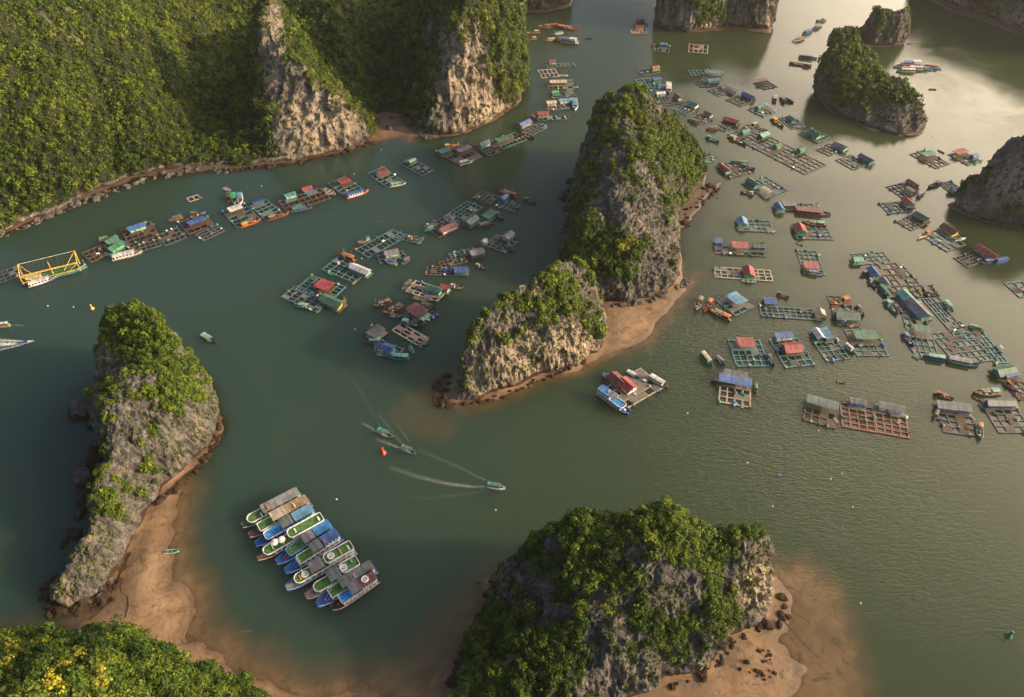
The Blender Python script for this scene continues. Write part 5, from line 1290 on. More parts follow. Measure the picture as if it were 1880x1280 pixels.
# ================================================================== BOATS (kind, bow, stern, hull, roof, trim, label)
BOATS = [
 # under way
 ('c', (396, 630), (371, 616), 'black', 'mint', 'teal', "mint roofed canopy boat under way right of the left island's head"),
 ('c', (722, 804), (692, 790), 'navy', 'teal', 'white', "blue hulled canopy boat under way just above the red buoy"),
 ('c', (764, 833), (736, 822), 'teal', 'slate', 'mint', "green canopy boat trailing a wake right of the red buoy"),
 ('h', (928, 897), (894, 892), 'white', 'teal', 'white', "white cabin boat with a green roof towing the longest wake in the centre"),
 ('s', (62, 626), (34, 630), 'blue', 'blue', 'white', "blue speedboat throwing white wake at the left edge"),
 ('h', (-10, 600), (18, 597), 'lime', 'white', 'pink', "white and green cabin boat leaving the frame at the left edge"),
 ('d', (329, 1011), (301, 1013), 'mint', 'teal', 'mint', "mint green rowing boat beached at the sand spit"),
 ('d', (1441, 869), (1429, 872), 'blue', 'orange', 'blue', "tiny blue rowing boat alone on open water in the lower right"),
 ('d', (1553, 703), (1537, 699), 'wood', 'cream', 'wood', "small brown rowing boat above the brown raft with the wide pale roof"),
 ('d', (1720, 164), (1706, 163), 'dkgrey', 'tan', 'dkgrey', "dark rowing boat below the white boat cluster in the upper right"),
 ('d', (1677, 79), (1667, 80), 'maroon', 'tan', 'maroon', "speck of a red rowing boat right of the pointed far islet"),
 ('d', (1086, 71), (1074, 70), 'black', 'brown', 'black', "dark rowing boat right of the white ferry at the top"),
 ('d', (699, 406), (690, 407), 'dkgrey', 'brown', 'dkgrey', "small dark rowing boat alone in the channel above the long cage strip"),
 ('d', (1734, 281), (1723, 275), 'dkgrey', 'slate', 'dkgrey', "grey rowing boat between the open teal roof and the terracotta roof"),
 ('d', (1474, 450), (1463, 445), 'teal', 'white', 'teal', "little teal rowing boat below the bright green house raft"),
 # channel below the hills
 ('h', (104, 509), (52, 526), 'navy', 'white', 'white', "white and blue launch lying along the front of the yellow net ship"),
 ('h', (261, 462), (206, 476), 'grey', 'white', 'white', "pale grey launch moored before the lime gable"),
 ('c', (206, 436), (182, 442), 'pink', 'lime', 'pink', "pink hulled boat with a lime canopy behind the twin green roofs"),
 ('c', (309, 406), (336, 398), 'rust', 'teal', 'rust', "rusty red boat with a teal canopy left of the blue canopy raft"),
 ('f', (372, 392), (350, 395), 'brown', 'plum', 'brown', "small dark fishing boat behind the blue canopy raft", 'wood'),
 ('f', (479, 403), (441, 417), 'maroon', 'yellow', 'orange', "orange decked fishing boat in front of the white roofed raft", 'orange'),
 ('c', (430, 375), (428, 356), 'teal', 'lime', 'teal', "green canopy boat behind the white roofed raft, middle of three"),
 ('c', (441, 375), (440, 356), 'white', 'skyblue', 'white', "white boat with a pale blue canopy, right of three behind the white roofed raft"),
 ('c', (419, 372), (420, 356), 'maroon', 'dkgrey', 'maroon', "dark red canopy boat, left of three behind the white roofed raft"),
 ('d', (424, 350), (410, 344), 'white', 'white', 'white', "white dinghy anchored above the three canopy boats"),
 ('c', (470, 402), (450, 411), 'red', 'teal', 'red', "red hulled boat wedged between the white roof and the blue shelter rafts"),
 ('f', (531, 390), (490, 404), 'maroon', 'tan', 'brown', "brown fishing boat along the front of the small blue shelter raft"),
 ('c', (574, 380), (534, 388), 'navy', 'teal', 'blue', "blue boat with a teal canopy in front of the long brown raft"),
 ('d', (616, 357), (591, 345), 'cream', 'white', 'cream', "cream dinghy at the right end of the long brown raft"),
 ('h', (677, 350), (636, 363), 'red', 'blue', 'white', "blue roofed launch across the front of the teal raft with a red roof"),
 ('c', (745, 336), (716, 342), 'grey', 'mint', 'white', "white canopy boat at the right corner of the red roofed raft"),
 ('c', (868, 296), (842, 302), 'white', 'white', 'white', "white boat at the front of the wide slate roofed raft"),
 ('f', (842, 265), (815, 271), 'wood', 'yellow', 'orange', "small colourful fishing boat behind the long slate roof"),
 ('f', (980, 256), (956, 246), 'brown', 'brown', 'maroon', "brown fishing boat below the blue roof at the spur tip"),
 ('c', (985, 221), (975, 214), 'maroon', 'red', 'maroon', "little dark red boat behind the blue roof at the spur tip"),
 ('h', (1056, 202), (1055, 183), 'white', 'skyblue', 'white', "white cabin boat moored at the right of the long white shed"),
 ('d', (1022, 200), (1002, 199), 'orange', 'cream', 'orange', "orange dinghy below the cream hut"),
 ('d', (1043, 138), (1024, 138), 'cream', 'tan', 'cream', "cream dinghy between the pale ladder raft and the straw roof"),
 # northern group
 ('g', (988, 50), (1028, 47), 'orange', 'red', 'rust', "orange trawler, left of the two big trawlers at the top"),
 ('g', (1060, 54), (1022, 49), 'red', 'orange', 'red', "red trawler, right of the two big trawlers at the top"),
 ('f', (961, 61), (992, 59), 'rust', 'cream', 'tan', "tan fishing boat below and left of the orange trawler"),
 ('f', (962, 73), (986, 71), 'brown', 'cream', 'tan', "brown fishing boat, lowest left of the northern group"),
 ('c', (998, 75), (1020, 73), 'tan', 'cream', 'cream', "cream canopy boat at the left end of the white ferry"),
 ('h', (1012, 64), (1034, 61), 'navy', 'gteal', 'white', "small white cabin boat between the trawlers and the ferry"),
 ('y', (1016, 74), (1062, 80), 'black', 'grey', 'white', "long white ferry with dark hull, lowest right of the northern group"),
 # middle channel
 ('c', (780, 424), (796, 418), 'teal', 'skyblue', 'teal', "small teal boat at the left end of the maroon roof raft"),
 ('c', (906, 408), (878, 417), 'brown', 'slate', 'brown', "dark canopy boat in front of the slate and green roofs"),
 ('f', (925, 404), (910, 392), 'navy', 'plum', 'plum', "plum topped boat at the right end of the green roof"),
 ('g', (914, 350), (950, 362), 'maroon', 'rust', 'brown', "rusty brown trawler behind the small blue roof"),
 ('f', (984, 374), (962, 366), 'brown', 'slate', 'maroon', "dark brown boat nearest to the left foot of the tallest island"),
 ('f', (952, 384), (938, 372), 'black', 'dkgrey', 'white', "black and white boat between the rusty trawler and the teal grid"),
 ('f', (657, 447), (680, 438), 'wood', 'blue', 'mint', "cream and mint boat behind the long cage strip"),
 ('g', (621, 464), (652, 478), 'maroon', 'orange', 'brown', "gear laden brown trawler behind the teal raft with the long white roof"),
 ('c', (707, 479), (728, 485), 'white', 'blue', 'white', "white boat with a blue canopy before the lilac roof"),
 ('c', (737, 486), (752, 475), 'dkgrey', 'plum', 'dkgrey', "grey canopy boat right of the lilac roof"),
 ('f', (772, 441), (748, 438), 'brown', 'cream', 'cream', "brown and cream boat resting on the arm of the long strip"),
 ('c', (944, 460), (930, 452), 'teal', 'green', 'teal', "teal boat with a green tarp at the front of the silver roof raft"),
 ('f', (893, 495), (873, 488), 'dkgrey', 'cream', 'tan', "small masted boat right of the bright blue roof"),
 ('d', (618, 505), (600, 499), 'lime', 'green', 'lime', "lime dinghy at the front of the teal raft with the long white roof"),
 ('c', (540, 560), (568, 565), 'teal', 'mint', 'teal', "mint canopy boat at the front of the dark cages"),
 ('f', (636, 545), (628, 564), 'brown', 'orange', 'wood', "brown boat with orange gear at the right of the yellow front"),
 ('c', (738, 532), (756, 517), 'dkgrey', 'slate', 'dkgrey', "slate canopy boat at the left end of the green roof and red awning"),
 ('f', (852, 530), (826, 526), 'dkgrey', 'cream', 'white', "pale masted boat at the right of the red awning"),
 ('d', (800, 551), (758, 545), 'wood', 'tan', 'wood', "long wooden dinghy along the front of the green roof and red awning"),
 ('g', (684, 564), (720, 553), 'brown', 'tan', 'rust', "brown trawler bristling with poles, left of the maroon canopy"),
 ('g', (702, 577), (740, 560), 'maroon', 'green', 'orange', "trawler with an orange wheelhouse touching the maroon canopy raft"),
 ('f', (738, 582), (716, 580), 'navy', 'pink', 'white', "small white and red boat at the left corner of the maroon canopy"),
 ('f', (774, 600), (736, 590), 'black', 'mint', 'teal', "black hulled boat with mint roof, lowest at the maroon canopy"),
 ('c', (797, 575), (772, 594), 'black', 'mint', 'teal', "mint canopied boat at the right of the maroon canopy"),
 ('c', (800, 567), (772, 560), 'maroon', 'green', 'maroon', "dark red boat with green canopy behind the maroon canopy"),
 ('f', (674, 608), (686, 599), 'brown', 'cream', 'tan', "brown boat left of the slate roof and teal shed"),
 ('c', (668, 628), (702, 626), 'rust', 'mint', 'teal', "teal boat with a mint canopy below the slate roof"),
 ('h', (712, 655), (752, 658), 'blue', 'mint', 'teal', "blue hulled boat with a mint roof at the front of the solar panels"),
 ('d', (690, 650), (706, 651), 'lime', 'mint', 'lime', "lime dinghy at the front of the blue topped mint house"),
 ('c', (787, 630), (772, 632), 'dkgrey', 'dkgrey', 'white', "small dark boat at the right tip of the pale cages"),
 ('c', (760, 650), (752, 638), 'teal', 'teal', 'white', "small teal boat right of the solar panel raft"),
 # below the islet
 ('c', (1135, 694), (1104, 692), 'black', 'blue', 'orange', "black and orange boat left behind the rusty red roof"),
 ('c', (1173, 696), (1150, 684), 'navy', 'white', 'navy', "navy boat with a small white canopy behind the rusty red roof"),
 ('h', (1227, 713), (1192, 692), 'rust', 'white', 'white', "white roofed cabin boat at the right corner of the planked raft"),
 ('d', (1212, 721), (1198, 707), 'navy', 'white', 'blue', "blue dinghy at the right edge of the planked raft"),
 # right bay, upper
 ('f', (1208, 83), (1196, 86), 'black', 'maroon', 'brown', "black boat at the left of the teal raft below the twin topped island"),
 ('h', (1228, 172), (1227, 154), 'black', 'white', 'white', "white cabin boat right of the crowded raft behind the tallest island"),
 ('c', (1262, 220), (1282, 227), 'black', 'dkgrey', 'brown', "black boat at the left corner of the long red roof"),
 ('c', (1296, 238), (1318, 236), 'maroon', 'slate', 'maroon', "dull red boat at the left of the pink red roof"),
 ('f', (1320, 262), (1296, 252), 'teal', 'skyblue', 'teal', "teal fishing boat alone right of the tallest island's summit"),
 ('f', (1370, 267), (1338, 250), 'brown', 'mint', 'orange', "orange fishing boat along the left edge of the huge dark platform"),
 ('f', (1362, 236), (1392, 228), 'rust', 'mint', 'brown', "rusty boat with a mint wheelhouse behind the huge dark platform"),
 ('d', (1411, 240), (1388, 234), 'dkgrey', 'brown', 'dkgrey', "dark dinghy behind the middle of the huge dark platform"),
 ('c', (1422, 189), (1422, 177), 'black', 'white', 'black', "black boat with white canopy, leftmost of three right of the cobalt roof"),
 ('c', (1431, 180), (1442, 189), 'black', 'dkgrey', 'black', "black boat with dark canopy, middle of three right of the cobalt roof"),
 ('c', (1457, 189), (1440, 180), 'black', 'white', 'dkgrey', "black boat with white canopy, rightmost of three right of the cobalt roof"),
 ('f', (1438, 234), (1417, 218), 'brown', 'yellow', 'orange', "orange brown fishing boat left of the slate shelter"),
 ('f', (1449, 116), (1490, 122), 'maroon', 'plum', 'brown', "large dark red boat left of the hump backed island"),
 ('h', (1500, 108), (1466, 104), 'dkgrey', 'slate', 'plum', "grey houseboat partly hidden behind the hump backed island"),
 ('c', (1454, 75), (1476, 71), 'white', 'orange', 'white', "white boat with an orange canopy, lowest of the far file of boats"),
 ('h', (1472, 63), (1490, 57), 'navy', 'blue', 'blue', "blue cabin boat in the far file of boats left of the pointed islet"),
 ('c', (1490, 54), (1507, 48), 'navy', 'slate', 'navy', "dark blue canopy boat, third of the far file of boats"),
 ('f', (1498, 39), (1516, 37), 'teal', 'cream', 'pink', "cream and teal boat, farthest of the far file of boats"),
 ('y', (1640, 122), (1692, 120), 'white', 'pink', 'white', "white ferry at the left of the far white boat cluster"),
 ('h', (1646, 130), (1680, 131), 'cream', 'white', 'cream', "cream launch at the lower left of the far white boat cluster"),
 ('h', (1700, 127), (1668, 126), 'yellow', 'white', 'white', "yellow edged launch in the middle of the far white boat cluster"),
 ('c', (1712, 129), (1690, 126), 'skyblue', 'skyblue', 'white', "pale blue canopy boat in the far white boat cluster"),
 ('h', (1730, 126), (1696, 121), 'white', 'pink', 'white', "pink roofed launch at the right tip of the far white boat cluster"),
 # right bay, middle
 ('c', (1342, 297), (1374, 302), 'teal', 'green', 'teal', "teal boat with a green canopy behind the long brick red roof"),
 ('f', (1386, 312), (1360, 305), 'navy', 'teal', 'navy', "navy fishing boat right of the long brick red roof"),
 ('f', (1360, 352), (1384, 358), 'dkgrey', 'cream', 'white', "white and grey boat at the lower left of the deep green roof"),
 ('h', (1525, 394), (1458, 387), 'navy', 'maroon', 'red', "long red and blue boat before the row raft"),
 ('g', (1472, 409), (1516, 413), 'maroon', 'mint', 'red', "red trawler with a mint roof behind the bright green house"),
 ('c', (1510, 505), (1482, 500), 'blue', 'skyblue', 'white', "blue boat at the foot of the upright raft"),
 ('d', (1404, 446), (1384, 449), 'dkgrey', 'slate', 'dkgrey', "grey dinghy on the right end of the blue, red and grey shed raft"),
 ('d', (1365, 466), (1346, 462), 'black', 'white', 'white', "white dinghy in front of the middle red shed"),
 ('d', (1388, 517), (1360, 513), 'lime', 'white', 'white', "white dinghy in front of the green porch"),
 ('f', (1277, 571), (1288, 546), 'rust', 'tan', 'mint', "rust red fishing boat, leftmost beside the blue and white roof"),
 ('f', (1292, 574), (1306, 550), 'maroon', 'orange', 'red', "dark red fishing boat, second beside the blue and white roof"),
 ('g', (1298, 566), (1343, 588), 'rust', 'orange', 'brown', "large curved rust brown trawler along the front of the blue and white roof"),
 ('f', (1448, 548), (1426, 540), 'brown', 'plum', 'pink', "cluttered brown boat behind the narrow raft with the white hut"),
 ('f', (1524, 560), (1560, 548), 'maroon', 'orange', 'wood', "red brown boat at the top of the long mint green roof"),
 ('f', (1586, 582), (1572, 562), 'black', 'plum', 'slate', "dark boat right of the long mint green roof"),
 ('c', (1555, 598), (1540, 586), 'navy', 'skyblue', 'white', "small navy boat at the lower left of the long mint green roof"),
 ('h', (1568, 650), (1551, 634), 'dkgrey', 'white', 'white', "white topped boat at the right of the striped roof"),
 ('h', (1307, 673), (1288, 649), 'sea', 'cream', 'teal', "teal hulled boat with a cream top, left one of the pair"),
 ('c', (1331, 672), (1314, 656), 'navy', 'plum', 'navy', "navy boat with a lilac canopy, right one of the pair"),
 ('f', (1421, 674), (1408, 652), 'black', 'gteal', 'teal', "dark teal boat at the right edge of the spotted roof raft"),
 ('c', (1305, 700), (1326, 706), 'black', 'slate', 'dkgrey', "dark boat with grey canopy left of the broad cobalt roof"),
 ('c', (1388, 722), (1386, 707), 'maroon', 'lime', 'teal', "small boat with a lime canopy right of the broad cobalt roof"),
 # long chain
 ('c', (1580, 507), (1594, 497), 'dkgrey', 'plum', 'dkgrey', "grey canopy boat at the left of the chain's blue roof"),
 ('f', (1609, 529), (1594, 514), 'black', 'cream', 'white', "black and white boat left of the chain's second hut"),
 ('h', (1632, 546), (1614, 526), 'navy', 'green', 'teal', "navy boat with a green roof left of the brown grid"),
 ('f', (1648, 578), (1625, 552), 'sea', 'mint', 'skyblue', "sea blue boat with a mint wheelhouse left of the lilac roof"),
 ('f', (1677, 638), (1658, 612), 'navy', 'skyblue', 'blue', "blue boat left of the green awning"),
 ('c', (1750, 573), (1733, 554), 'sea', 'mint', 'teal', "teal moored boat right of the cage field"),
 ('f', (1724, 545), (1696, 537), 'maroon', 'tan', 'pink', "brown boat heaped with gear above the cage field"),
 ('c', (1803, 606), (1776, 600), 'brown', 'lime', 'green', "boat with a bright green cover at the right strip of the cage field"),
 ('h', (1694, 655), (1734, 661), 'black', 'mint', 'blue', "blue and mint boat at the lower left end of the cage field"),
 ('h', (1796, 672), (1738, 660), 'navy', 'plum', 'mint', "lilac roofed mint houseboat at the bottom end of the cage field"),
 ('c', (1840, 648), (1832, 638), 'white', 'white', 'white', "small white boat at the right tip of the cage field"),
 ('d', (1682, 519), (1664, 513), 'orange', 'white', 'navy', "orange and white dinghy on the narrow teal strip"),
 # right edge
 ('f', (1703, 345), (1726, 336), 'black', 'blue', 'brown', "black fishing boat with a blue roof left of the headland"),
 ('f', (1686, 437), (1706, 426), 'white', 'orange', 'orange', "orange covered boat at the left of the mauve maroon roof"),
 ('s', (1773, 437), (1752, 440), 'white', 'tan', 'white', "white speedboat at the right of the mauve maroon roof"),
 ('h', (1853, 476), (1826, 482), 'navy', 'blue', 'blue', "blue boat at the right end of the long crimson roof"),
 ('c', (1800, 484), (1822, 480), 'navy', 'skyblue', 'navy', "dark blue boat in front of the long crimson roof"),
 ('f', (1698, 356), (1684, 361), 'teal', 'white', 'white', "teal and white boat in front of the red roof and green shelter"),
 ('g', (1750, 735), (1714, 722), 'maroon', 'red', 'rust', "red brown trawler behind the two grey blue roofs"),
 ('f', (1800, 808), (1797, 778), 'teal', 'orange', 'mint', "masted teal boat at the right corner of the two grey blue roofs"),
 ('c', (1714, 770), (1720, 756), 'black', 'slate', 'dkgrey', "grey canopy boat at the left of the two grey blue roofs"),
 ('g', (1786, 722), (1836, 720), 'maroon', 'mint', 'cream', "trawler with mint and cream boxes behind the blue tarp raft"),
 ('f', (1865, 720), (1846, 702), 'navy', 'orange', 'red', "blue and red boat on the cages of the green and blue roof"),
 ('d', (1786, 728), (1800, 735), 'brown', 'tan', 'brown', "brown dinghy at the left behind the long slate roof"),
 ('d', (1810, 752), (1798, 742), 'teal', 'white', 'teal', "teal dinghy at the left end of the blue tarp raft"),
]
for e in BOATS:
    boat(*e)
# blue tour boat alongside the planked raft
TOUR = [
 ((445, 967), (555, 910), dict(hull='dkgrey', fore='green', mid='turf', rear='roof', roof='grey', rx=.13, df=.36, dr=2.0, cf=.28, winch='orange', flag=-.05, seats=((.18, .2, 0, 'white'), (.05, .1, 1, 'orange'))), "white tour boat with long grey roof, at the top left of the moored row"),
 ((458, 985), (571, 923), dict(hull='brown', fore='wood', mid='turf', wall='pink', rear='roof', roof='tan', rx=-.10, df=.30, dr=.6, awn='cream', ax=(-.10, .12), winch='red', seats=((-.25, .1, 1, 'yellow'),)), "brick red tour boat with a beige awning and brown roof, second from the top left"),
 ((470, 1001), (580, 940), dict(hull='blue', fore='blue', mid='brightblue', rear='roof', roof='skyblue', rx=-.16, df=.30, dr=1.2, slab='blue', awn='slate', ax=(-.12, .06), wall='skyblue', winch='navy'), "blue tour boat with pale blue roof, just above the two big white parasols"),
 ((473, 1027), (598, 958), dict(hull='black', fore='wood', mid='turf', rear='deck', roof='turf', rx=.02, df=.36, dr=1.9, poles=((.27, .25, 0), (.12, .3, 0)), para=((.22, -.05, 0), (.13, .05, 0)), ring=(), winch='red', seats=((0.0, -.2, 0, 'white'), (-.08, .0, 1, 'white'), (-.42, .1, 1, 'white'))), "tour boat with two big white parasols on green turf"),
 ((508, 1034), (612, 968), dict(hull='blue', fore='blue', mid='turf', wall='blue', rear='roof', roof='brightblue', rx=-.20, df=.26, dr=1.0, awn='plum', ax=(-.17, .02), stairs=1, winch='red', rim='skyblue'), "tour boat with a bright blue roof and dark plum awning, just below the parasols"),
 ((524, 1051), (626, 985), dict(hull='blue', fore='blue', mid='turf', wall='white', rear='roof', roof='blue', rx=-.20, df=.22, dr=.6, awn='slate', ax=(-.16, .02), stairs=1, winch='blue', seats=((-.22, .1, 1, 'pink'),)), "tour boat with a cobalt roof, slate awning and white stair rails"),
 ((526, 1081), (652, 1010), dict(hull='blue', fore='grey', mid='turf', rear='deck', roof='turf', rx=-.08, df=.33, dr=1.9, awn='plum', ax=(-.05, .14), poles=((.24, .1, 0), (-.18, .12, 1)), ring=((.22, 0, 0), (-.17, 0, 1)), winch='grey', seats=((.29, 0, 0, 'orange'), (-.3, .2, 1, 'tan'), (-.3, -.2, 1, 'tan'), (-.42, .1, 1, 'white'))), "tour boat with two round white sofas and a lilac awning"),
 ((562, 1097), (662, 1038), dict(hull='wood', fore='pale', mid='turf', wall='cream', rear='deck', roof='turf', rx=-.17, df=.30, dr=1.9, awn='slate', ax=(-.14, .07), ring=((-.22, .0, 1),), winch='brown', seats=((.02, .3, 0, 'grey'), (-.28, 0, 1, 'blue'), (-.38, -.2, 1, 'grey'))), "tour boat with a small green terrace at the stern and a grey green awning"),
 ((582, 1111), (690, 1044), dict(hull='blue', fore='blue', mid='turf', wall='white', rear='roof', roof='slate', rx=-.06, df=.24, dr=.7, awn='slate', ax=(-.08, .09), stairs=1, winch='orange', seats=((-.15, .1, 1, 'pink'),)), "tour boat with a long slate roof, second from the bottom right of the row"),
 ((609, 1118), (693, 1062), dict(hull='maroon', fore='black', mid='brightblue', wall='white', rear='roof', roof='maroon', rx=-.14, df=.27, dr=.6, awn='plum', ax=(-.12, .08), winch='red', ring=((-.26, 0, 1),), rim='cream'), "tour boat with maroon roof and blue deck, at the bottom right of the row"),
 ((1155, 759), (1098, 720), dict(hull='black', fore='blue', mid='brightblue', wall='white', rear='roof', roof='brightblue', rx=-.08, df=.30, dr=.9, awn='plum', ax=(-.10, .06), winch='white', W=4.2, seats=((-.2, .1, 1, 'orange'),)), "blue roofed tour boat alongside the planked raft with the rusty red roof"),
]
for bw_, st_, o_, lb_ in TOUR: tour_boat(bw_, st_, o_, lb_)

# ---- net ship with its yellow lift net frame
def net_ship():
    a, c = np.array(G(160, 489, .8)), np.array(G(40, 519, .8))
    L = float(np.linalg.norm(a - c)); mid = (a + c) / 2
    t = empty('net_ship', (mid[0], mid[1], 0), math.atan2(a[1] - c[1], a[0] - c[0]))
    tag(t, 'blue hulled net ship under a tall yellow lift net frame, at the left edge', 'fishing ship')
    W = L * .19
    base_hull(t, L, W, 1.3, 1.4, .8, 'sea', 'turf', 'white', full=.6)
    part(t, 'deckhouse', (1,), lambda b: b.box(-.30 * L, 0, 1.9, L * .2, W * .6, 2.2), paint('yellow'))
    part(t, 'roof', (1,), lambda b: roof_slab(b, -.42 * L, -.18 * L, W * .75, 3.02), roofmat('cream'))
    windows(t, -.39 * L, -.21 * L, W * .30, 2.2, 4, .7)
    H = 8.5; Y0, Y1 = -W * .55, W * .95
    xs_ = (-.46 * L, .40 * L)
    ym = paint('yellow')
    for i, x in enumerate(xs_):
        part(t, 'frame_leg', (i, 0), lambda b: b.bar((x, Y0, .9), (x, Y0 + .3, H * .72), .22, 6), ym)
        part(t, 'frame_leg', (i, 1), lambda b: b.bar((x, Y1 * .5, .9), (x, Y1, H), .22, 6), ym)
        part(t, 'cross_beam', (i,), lambda b: b.bar((x, Y0 + .3, H * .72), (x, Y1, H), .20, 6), ym)
        part(t, 'brace', (i, 2), lambda b: (b.bar((x, Y1, H), (x + (-1 if x > 0 else 1) * .22 * L, Y0 + .3, H * .45), .14, 5), b.bar((x, Y0 + .3, H * .72), (x + (-1 if x > 0 else 1) * .2 * L, Y0, 1.6), .14, 5)), ym)
    for k, (y, z, m_) in enumerate(((Y0 + .3, H * .72, 'yellow'), (Y1, H, 'cream'), (Y0 - .1, H * .30, 'yellow'), (W * .1, H * .52, 'yellow'))):
        part(t, 'boom', (k,), lambda b: b.bar((xs_[0], y, z), (xs_[1], y, z), .2 if k != 1 else .14, 6), paint(m_))
    part(t, 'mast', (1,), lambda b: b.bar((-.02 * L, W * .1, .9), (-.02 * L, W * .35, H * .95), .2, 6), ym)
    part(t, 'bow_post', (1,), lambda b: b.bar((.47 * L, 0, 2.2), (.485 * L, 0, 5.6), .14, 6), paint('orange'))
    part(t, 'lift_net', (1,), lambda b: [b.bar((xs_[0] + (xs_[1] - xs_[0]) * k / 12, Y1, H), (xs_[0] + (xs_[1] - xs_[0]) * k / 12, W * .1, H * .52), .045, 4) for k in range(1, 12)] + [b.bar((xs_[0], Y1 + (W * .1 - Y1) * q, H - H * .48 * q), (xs_[1], Y1 + (W * .1 - Y1) * q, H - H * .48 * q), .05, 4) for q in (.25, .5, .75)], paint('rope'))
net_ship()

# ---- gear lying on the rafts: every drum, tub, crate and heap is a thing of its own
def gear(kind):
    if kind == 'drum': return lambda b: b.lathe([(.30, 0), (.36, .05), (.36, .45), (.38, .5), (.36, .55), (.36, .95), (.28, 1.0)], 0, 0, 10)
    if kind == 'tub': return lambda b: b.lathe([(.45, 0), (.62, .55), (.66, .58), (.58, .52), (.42, .12), (.01, .12)], 0, 0, 12)
    if kind == 'crate': return lambda b: (b.box(0, 0, .06, 1.0, .7, .12), b.box(0, .33, .36, 1.0, .06, .5), b.box(0, -.33, .36, 1.0, .06, .5), b.box(.48, 0, .36, .06, .6, .5), b.box(-.48, 0, .36, .06, .6, .5))
    return lambda b: b.lathe([(1.1, 0), (.95, .32), (.6, .6), (.2, .75), (.02, .78)], 0, 0, 9)
def gear2(kind):
    if kind == 'tarp': return lambda b: (roof_slab(b, -1.2, 1.2, 1.7, .05, .05, .55))
    if kind == 'planks': return lambda b: [b.box(0, -.5 + .26 * k, .06 + .09 * (k % 2), 3.2, .22, .08) for k in range(5)]
    if kind == 'tank': return lambda b: b.bar((-.8, 0, .55), (.8, 0, .55), .52, 12)
    return lambda b: (b.lathe([(.5, 0), (.72, .3), (.68, .32), (.46, .06), (.01, .06)], 0, 0, 12))
GK = [('tarpaulin', 'tarp', 'blue', 'crumpled blue tarpaulin', 'tarpaulin'), ('tarpaulin', 'tarp', 'green', 'dull green tarpaulin', 'tarpaulin'), ('plank_stack', 'planks', 'tan', 'low stack of brown planks', 'planks'), ('water_tank', 'tank', 'white', 'white water tank', 'tank'),
      ('basket', 'basket', 'wood', 'shallow brown basket', 'basket'), ('tarpaulin', 'tarp', 'dkgrey', 'dark grey tarpaulin', 'tarpaulin'), ('plank_stack', 'planks', 'slate', 'low stack of grey planks', 'planks'), ('plastic_drum', 'drum', 'blue', 'blue plastic drum', 'drum'), ('feed_tub', 'tub', 'white', 'round white tub', 'tub'), ('fish_crate', 'crate', 'orange', 'orange crate', 'crate'),
      ('net_heap', 'heap', 'rope', 'brown heap of netting', 'net'), ('net_heap', 'heap', 'green', 'green heap of netting', 'net'), ('feed_tub', 'tub', 'cream', 'round cream tub', 'tub'), ('fish_crate', 'crate', 'white', 'white crate', 'crate'), ('plastic_drum', 'drum', 'sea', 'teal plastic drum', 'drum')]
gr_ = random.Random(5)
for (t, rz, lu, lv, nu, nv, hs, ref, items, ay) in RAFTS:
    ks = gr_.sample(range(len(GK)), min(items, len(GK)))
    used = []
    for k in ks:
        nm, kd, colr, txt, cat = GK[k]
        for rep in range(2 if kd in ('drum', 'tub') and items > 2 else 1):
            for tries in range(30):
                # on a crossing of the walkways, clear of the huts and of other gear
                i, j = gr_.randint(0, nu), gr_.randint(0, nv)
                x, y = -lu / 2 + lu * i / nu + gr_.uniform(-.12, .12), -lv / 2 + lv * j / nv + gr_.uniform(-.12, .12)
                ok = all(abs((x - h[0]) * math.cos(h[2]) + (y - h[1]) * math.sin(h[2])) > h[3] / 2 + .9 or abs(-(x - h[0]) * math.sin(h[2]) + (y - h[1]) * math.cos(h[2])) > h[4] / 2 + .9 for h in hs)
                if ok and all((x - a) ** 2 + (y - b) ** 2 > 2.2 for a, b in used): break
            else: continue
            used.append((x, y))
            me = cached((nm, kd, colr), lambda: _mk(nm, gear2(kd) if kd in ('tarp', 'planks', 'tank', 'basket') else gear(kd), paint(colr)))
            o = link(nm, me)
            o.location = (t.location.x + x * math.cos(rz) - y * math.sin(rz), t.location.y + x * math.sin(rz) + y * math.cos(rz), .475)
            o.rotation_euler = (0, 0, gr_.uniform(0, 6))
            lab = txt + ' lying on the ' + ref
            lab = ' '.join(lab.split()[:16])
            tag(o, lab, cat, cat + 's on the ' + ref)

# ---- buoys and floats
def buoy(px, py, r, colr, label):
    x, y = G(px, py, .5)
    o = empty('buoy', (x, y, 0)); tag(o, label, 'buoy')
    part(o, 'body', (r,), lambda b: b.lathe([(.2 * r, -.5 * r), (r, -.2 * r), (1.05 * r, .25 * r), (.8 * r, .6 * r), (.30 * r, 1.5 * r), (.22 * r, 2.2 * r), (.02, 2.25 * r)], 0, 0, 14), paint(colr, .4))
    part(o, 'top_mark', (r,), lambda b: b.lathe([(.05, 2.25 * r), (.42 * r, 2.3 * r), (.42 * r, 2.75 * r), (.05, 2.9 * r)], 0, 0, 10), paint(colr, .4))
buoy(703, 831, 1.35, 'red', 'red navigation buoy floating left of the green canopy boat')
buoy(1852, 1167, 1.2, 'green', 'green buoy floating in the lower right corner of open water')
buoy(169, 566, 1.0, 'yellow', 'yellow buoy floating above the left island')
fm = cached('foam_float', lambda: _mk('foam_float', lambda b: b.lathe([(.14, -.2), (.34, 0), (.36, .2), (.2, .36), (.02, .4)], 0, 0, 8), paint('white')))
for (px, py) in ((135, 564), (88, 562), (652, 605), (664, 475), (618, 917), (910, 937), (1372, 850), (1262, 759), (1502, 791), (1525, 880), (1545, 870), (1565, 931), (1418, 930), (1580, 1108), (650, 320), (480, 342), (700, 275), (790, 255), (1712, 250), (1790, 183)):
    o = link('foam_float', fm); o.location = (*G(px, py), 0)
    tag(o, 'small white foam float drifting alone on open water', 'float', 'white foam floats on the water')

